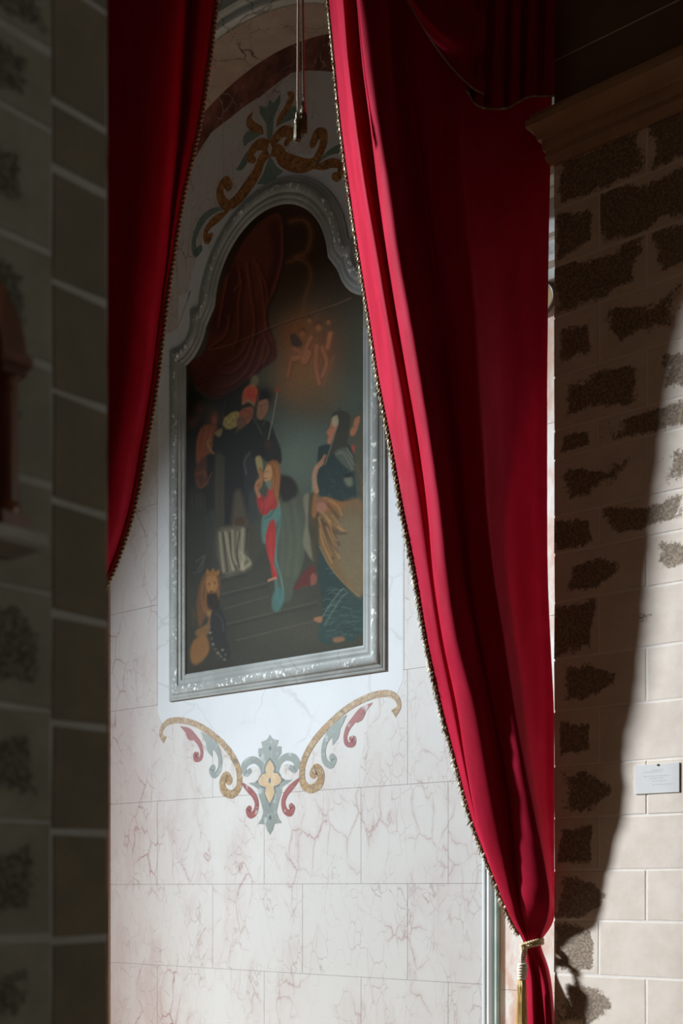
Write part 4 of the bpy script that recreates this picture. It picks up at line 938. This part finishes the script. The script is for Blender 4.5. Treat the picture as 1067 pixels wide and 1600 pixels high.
for i in range(6):
    c0 = na + (nb-na)*((i+.5)/6); wd = .0195+.0015*math.sin(i); bm = bmesh.new()
    tube(bm, [c0+Vector((wd*math.cos(a), wd*math.sin(a), .0015*math.cos(a))) for a in np.linspace(0, 2*math.pi, 18, endpoint=False)], .0072, 8, True)
    from_bm('binding_ring', bm, MAT['cream'], neck, True)
def skirt(name, top, n, r0, r1, L, m, parent, rad=.0014):
    bm = bmesh.new()
    for i in range(n):
        a = random.uniform(0, 2*math.pi); q = math.sqrt(random.uniform(.25, 1)); l = L*random.uniform(.94, 1.02); wv = random.uniform(-.003, .003)
        P = [top + Vector((q*(r0+(r1-r0)*t**.6)*math.cos(a)+wv*math.sin(t*9), q*(r0+(r1-r0)*t**.6)*math.sin(a), -l*t)) for t in (0, .15, .4, .7, 1)]
        tube(bm, P, rad, 3)
    o = from_bm(name, bm, m, parent, True); o['kind'] = 'stuff'; return o
skirt('tassel_skirt', nb+Vector((-.002, 0, .006)), 260, .019, .030, .32, MAT['gold_tassel'], tie)
world_child(tie)

# ------------------------------------------------------------------ two old tassels hanging on cords before the arch
YT = 6.60
def hung(label, ctop, cend, ttop, sk0, sk1, wd):
    t = thing('cord_tassel', label, 'tassel', at(ttop[0], ttop[1], YT)); top_ = at(*ctop, YT); top_.z = za+.04
    end = at(*cend, YT); tt = at(*ttop, YT)
    bm = bmesh.new(); braid(bm, [top_, end], .0036, .0034, .016, .003, 5); tube(bm, [end, end+Vector((0, 0, -.02)), tt], [.006, .005, .002], 6)
    from_bm('cord', bm, MAT['old_cord'], t, True)
    s0, s1 = at(*sk0, YT), at(*sk1, YT); r = wd/2*YT/F; h = (tt-s0).z
    bm = bmesh.new(); lathe(bm, [(.001, .012), (r*.42, .006), (r*.58, -.006), (r*.5, -.016), (r*.34, -h*.55), (r*.5, -h*.75), (r*.9, -h*.95), (r*.8, -h*1.08)], tuple(tt), 14)
    for k in range(3):
        c0 = tt + Vector((0, 0, -h*(.5+.16*k))); rr = r*(.38+.17*k)
        tube(bm, [c0+Vector((rr*math.cos(a), rr*math.sin(a), 0)) for a in np.linspace(0, 2*math.pi, 14, endpoint=False)], .004, 6, True)
    from_bm('tassel_head', bm, MAT['old_cord'], t, True)
    skirt('tassel_skirt', Vector((tt.x, tt.y, s0.z)), 120, r*.75, r*1.0, (s0-s1).z, MAT['old_tassel'], t, .0018)
    world_child(t); return t
hung('lower left of the two old gold tassels hanging on a thin cord', (466.6, -70), (465.2, 158), (464.5, 178), (464.3, 192), (464, 220), 11)
hung('upper right of the two old gold tassels hanging on a thin cord', (472.4, -70), (474.4, 147), (474.2, 161), (475, 177), (475, 207), 13)

# ------------------------------------------------------------------ small things
# white card on the pier
(x0, z1), (x1, z0) = WR.on(993, 1196), WR.on(1062, 1237.5)
card = on_wall(thing('wall_card', 'small white printed card fixed to the sunlit stone pier', 'card'), WR)
bm = bmesh.new(); bm_box(bm, x0, x1, -.007, -.003, z0, z1); from_bm('card_sheet', bm, MAT['paper'], card)
def textbar(xa, xb, y, h=1.0):
    (a, za_), (b, _) = WR.on(xa, y), WR.on(xb, y); bm = bmesh.new(); x = a
    while x < b:
        l = random.uniform(.008, .024); bm_box(bm, x, min(b, x+l), -.0073, -.0068, za_-.0011*h, za_+.0011*h); x += l+.005
    o = from_bm('text_line', bm, MAT['ink'], card); o['kind'] = 'stuff'
S = lambda x, y: (980+x/12.26, 1170+y/12.26)
for xa, xb, y in ((470, 710, 410), (320, 700, 456), (330, 820, 536), (440, 700, 572), (490, 750, 620), (500, 880, 690)): textbar(S(xa, 0)[0], S(xb, 0)[0], S(0, y)[1], 1.2)
cx_, cz = WR.on(*S(600, 310)); bm = bmesh.new(); lathe(bm, [(.001, 0), (.006, .001), (.006, .004), (.002, .006), (.002, .02)], n=8)
bmesh.ops.rotate(bm, verts=bm.verts, cent=(0, 0, 0), matrix=Matrix.Rotation(-math.pi/2, 3, 'X'))
bmesh.ops.translate(bm, verts=bm.verts, vec=(cx_, -.010, cz)); from_bm('nail', bm, MAT['iron'], card)

# gilt medallion glimpsed between curtain and pier
mx, mz = WB.on(848, 470); med = on_wall(thing('medallion', 'round gilt medallion with dark rim glimpsed beside the right curtain', 'medallion'), WB)
bm = bmesh.new(); prism(bm, [(mx+.085*math.cos(t), mz+.085*math.sin(t)) for t in np.linspace(0, 2*math.pi, 32, endpoint=False)], -.02, .002); from_bm('gilt_disc', bm, MAT['gilt'], med)
bm = bmesh.new(); tube(bm, [(mx+.095*math.cos(t), -.02, mz+.095*math.sin(t)) for t in np.linspace(0, 2*math.pi, 36, endpoint=False)], .014, 8, True); from_bm('rim', bm, MAT['blackrim'], med, True)

# wooden shrine on the left pillar, cut by the frame's edge
T = .075
xs, _ = WL.on(9, 700, T); zb = WL.on(9, 806, T)[1]; zt = WL.on(9, 590, T)[1]; zcap = WL.on(9, 556, T)[1]; zplinth = WL.on(9, 834, T)[1]; zl = WL.on(9, 858, T)[1]
shr = on_wall(thing('wall_shrine', 'dark wooden arched shrine with colonnette on the left foreground pillar', 'shrine'), WL)
xc = xs-.155
for sx, lab in ((xs, None), (2*xc-xs, None)):
    h = zt-zb; bm = bmesh.new()
    lathe(bm, [(.034, 0), (.037, .012), (.034, .024), (.028, .03), (.0275, h*.5), (.0245, h-.035), (.029, h-.03), (.029, h-.022), (.025, h-.018), (.025, h-.008), (.036, h)], (sx, -T, zb), 20)
    from_bm('column', bm, MAT['wood'], shr, angle=40)
    bm = bmesh.new(); bm_box(bm, sx-.037, sx+.037, -T-.037, .0, zt, zt+.018); bm_box(bm, sx-.046, sx+.046, -T-.046, .0, zt+.018, zcap)
    bmesh.ops.bevel(bm, geom=bm.edges[:], offset=.006, segments=2, affect='EDGES'); from_bm('capital', bm, MAT['wood'], shr)
    bm = bmesh.new(); bm_box(bm, sx-.044, sx+.044, -T-.044, .0, zplinth, zb)
    bmesh.ops.bevel(bm, geom=bm.edges[:], offset=.005, segments=2, affect='EDGES'); from_bm('column_base', bm, MAT['wood'], shr)
Rr = xs-xc
bm = bmesh.new(); nn = 28
L = [(xc+(Rr+.035)*math.cos(math.pi*i/nn), zcap+(Rr+.035)*math.sin(math.pi*i/nn)) for i in range(nn+1)]; Q = [(xc+(Rr-.03)*math.cos(math.pi*i/nn), zcap+(Rr-.03)*math.sin(math.pi*i/nn)) for i in range(nn+1)]
strip(bm, L, Q, -T-.03, 0.0); from_bm('arch', bm, MAT['wood'], shr, angle=40)
bm = bmesh.new(); bm_box(bm, xc-Rr, xc+Rr, -.028, -.012, zplinth, zcap+.02); from_bm('back_panel', bm, MAT['wood'], shr)
bm = bmesh.new(); bm_box(bm, xc-Rr-.07, xs+.07, -T-.07, 0.0, zl, zplinth); bmesh.ops.bevel(bm, geom=bm.edges[:], offset=.006, segments=2, affect='EDGES')
from_bm('ledge', bm, MAT['mortar_grey'], shr)['label'] = 'grey stone ledge'
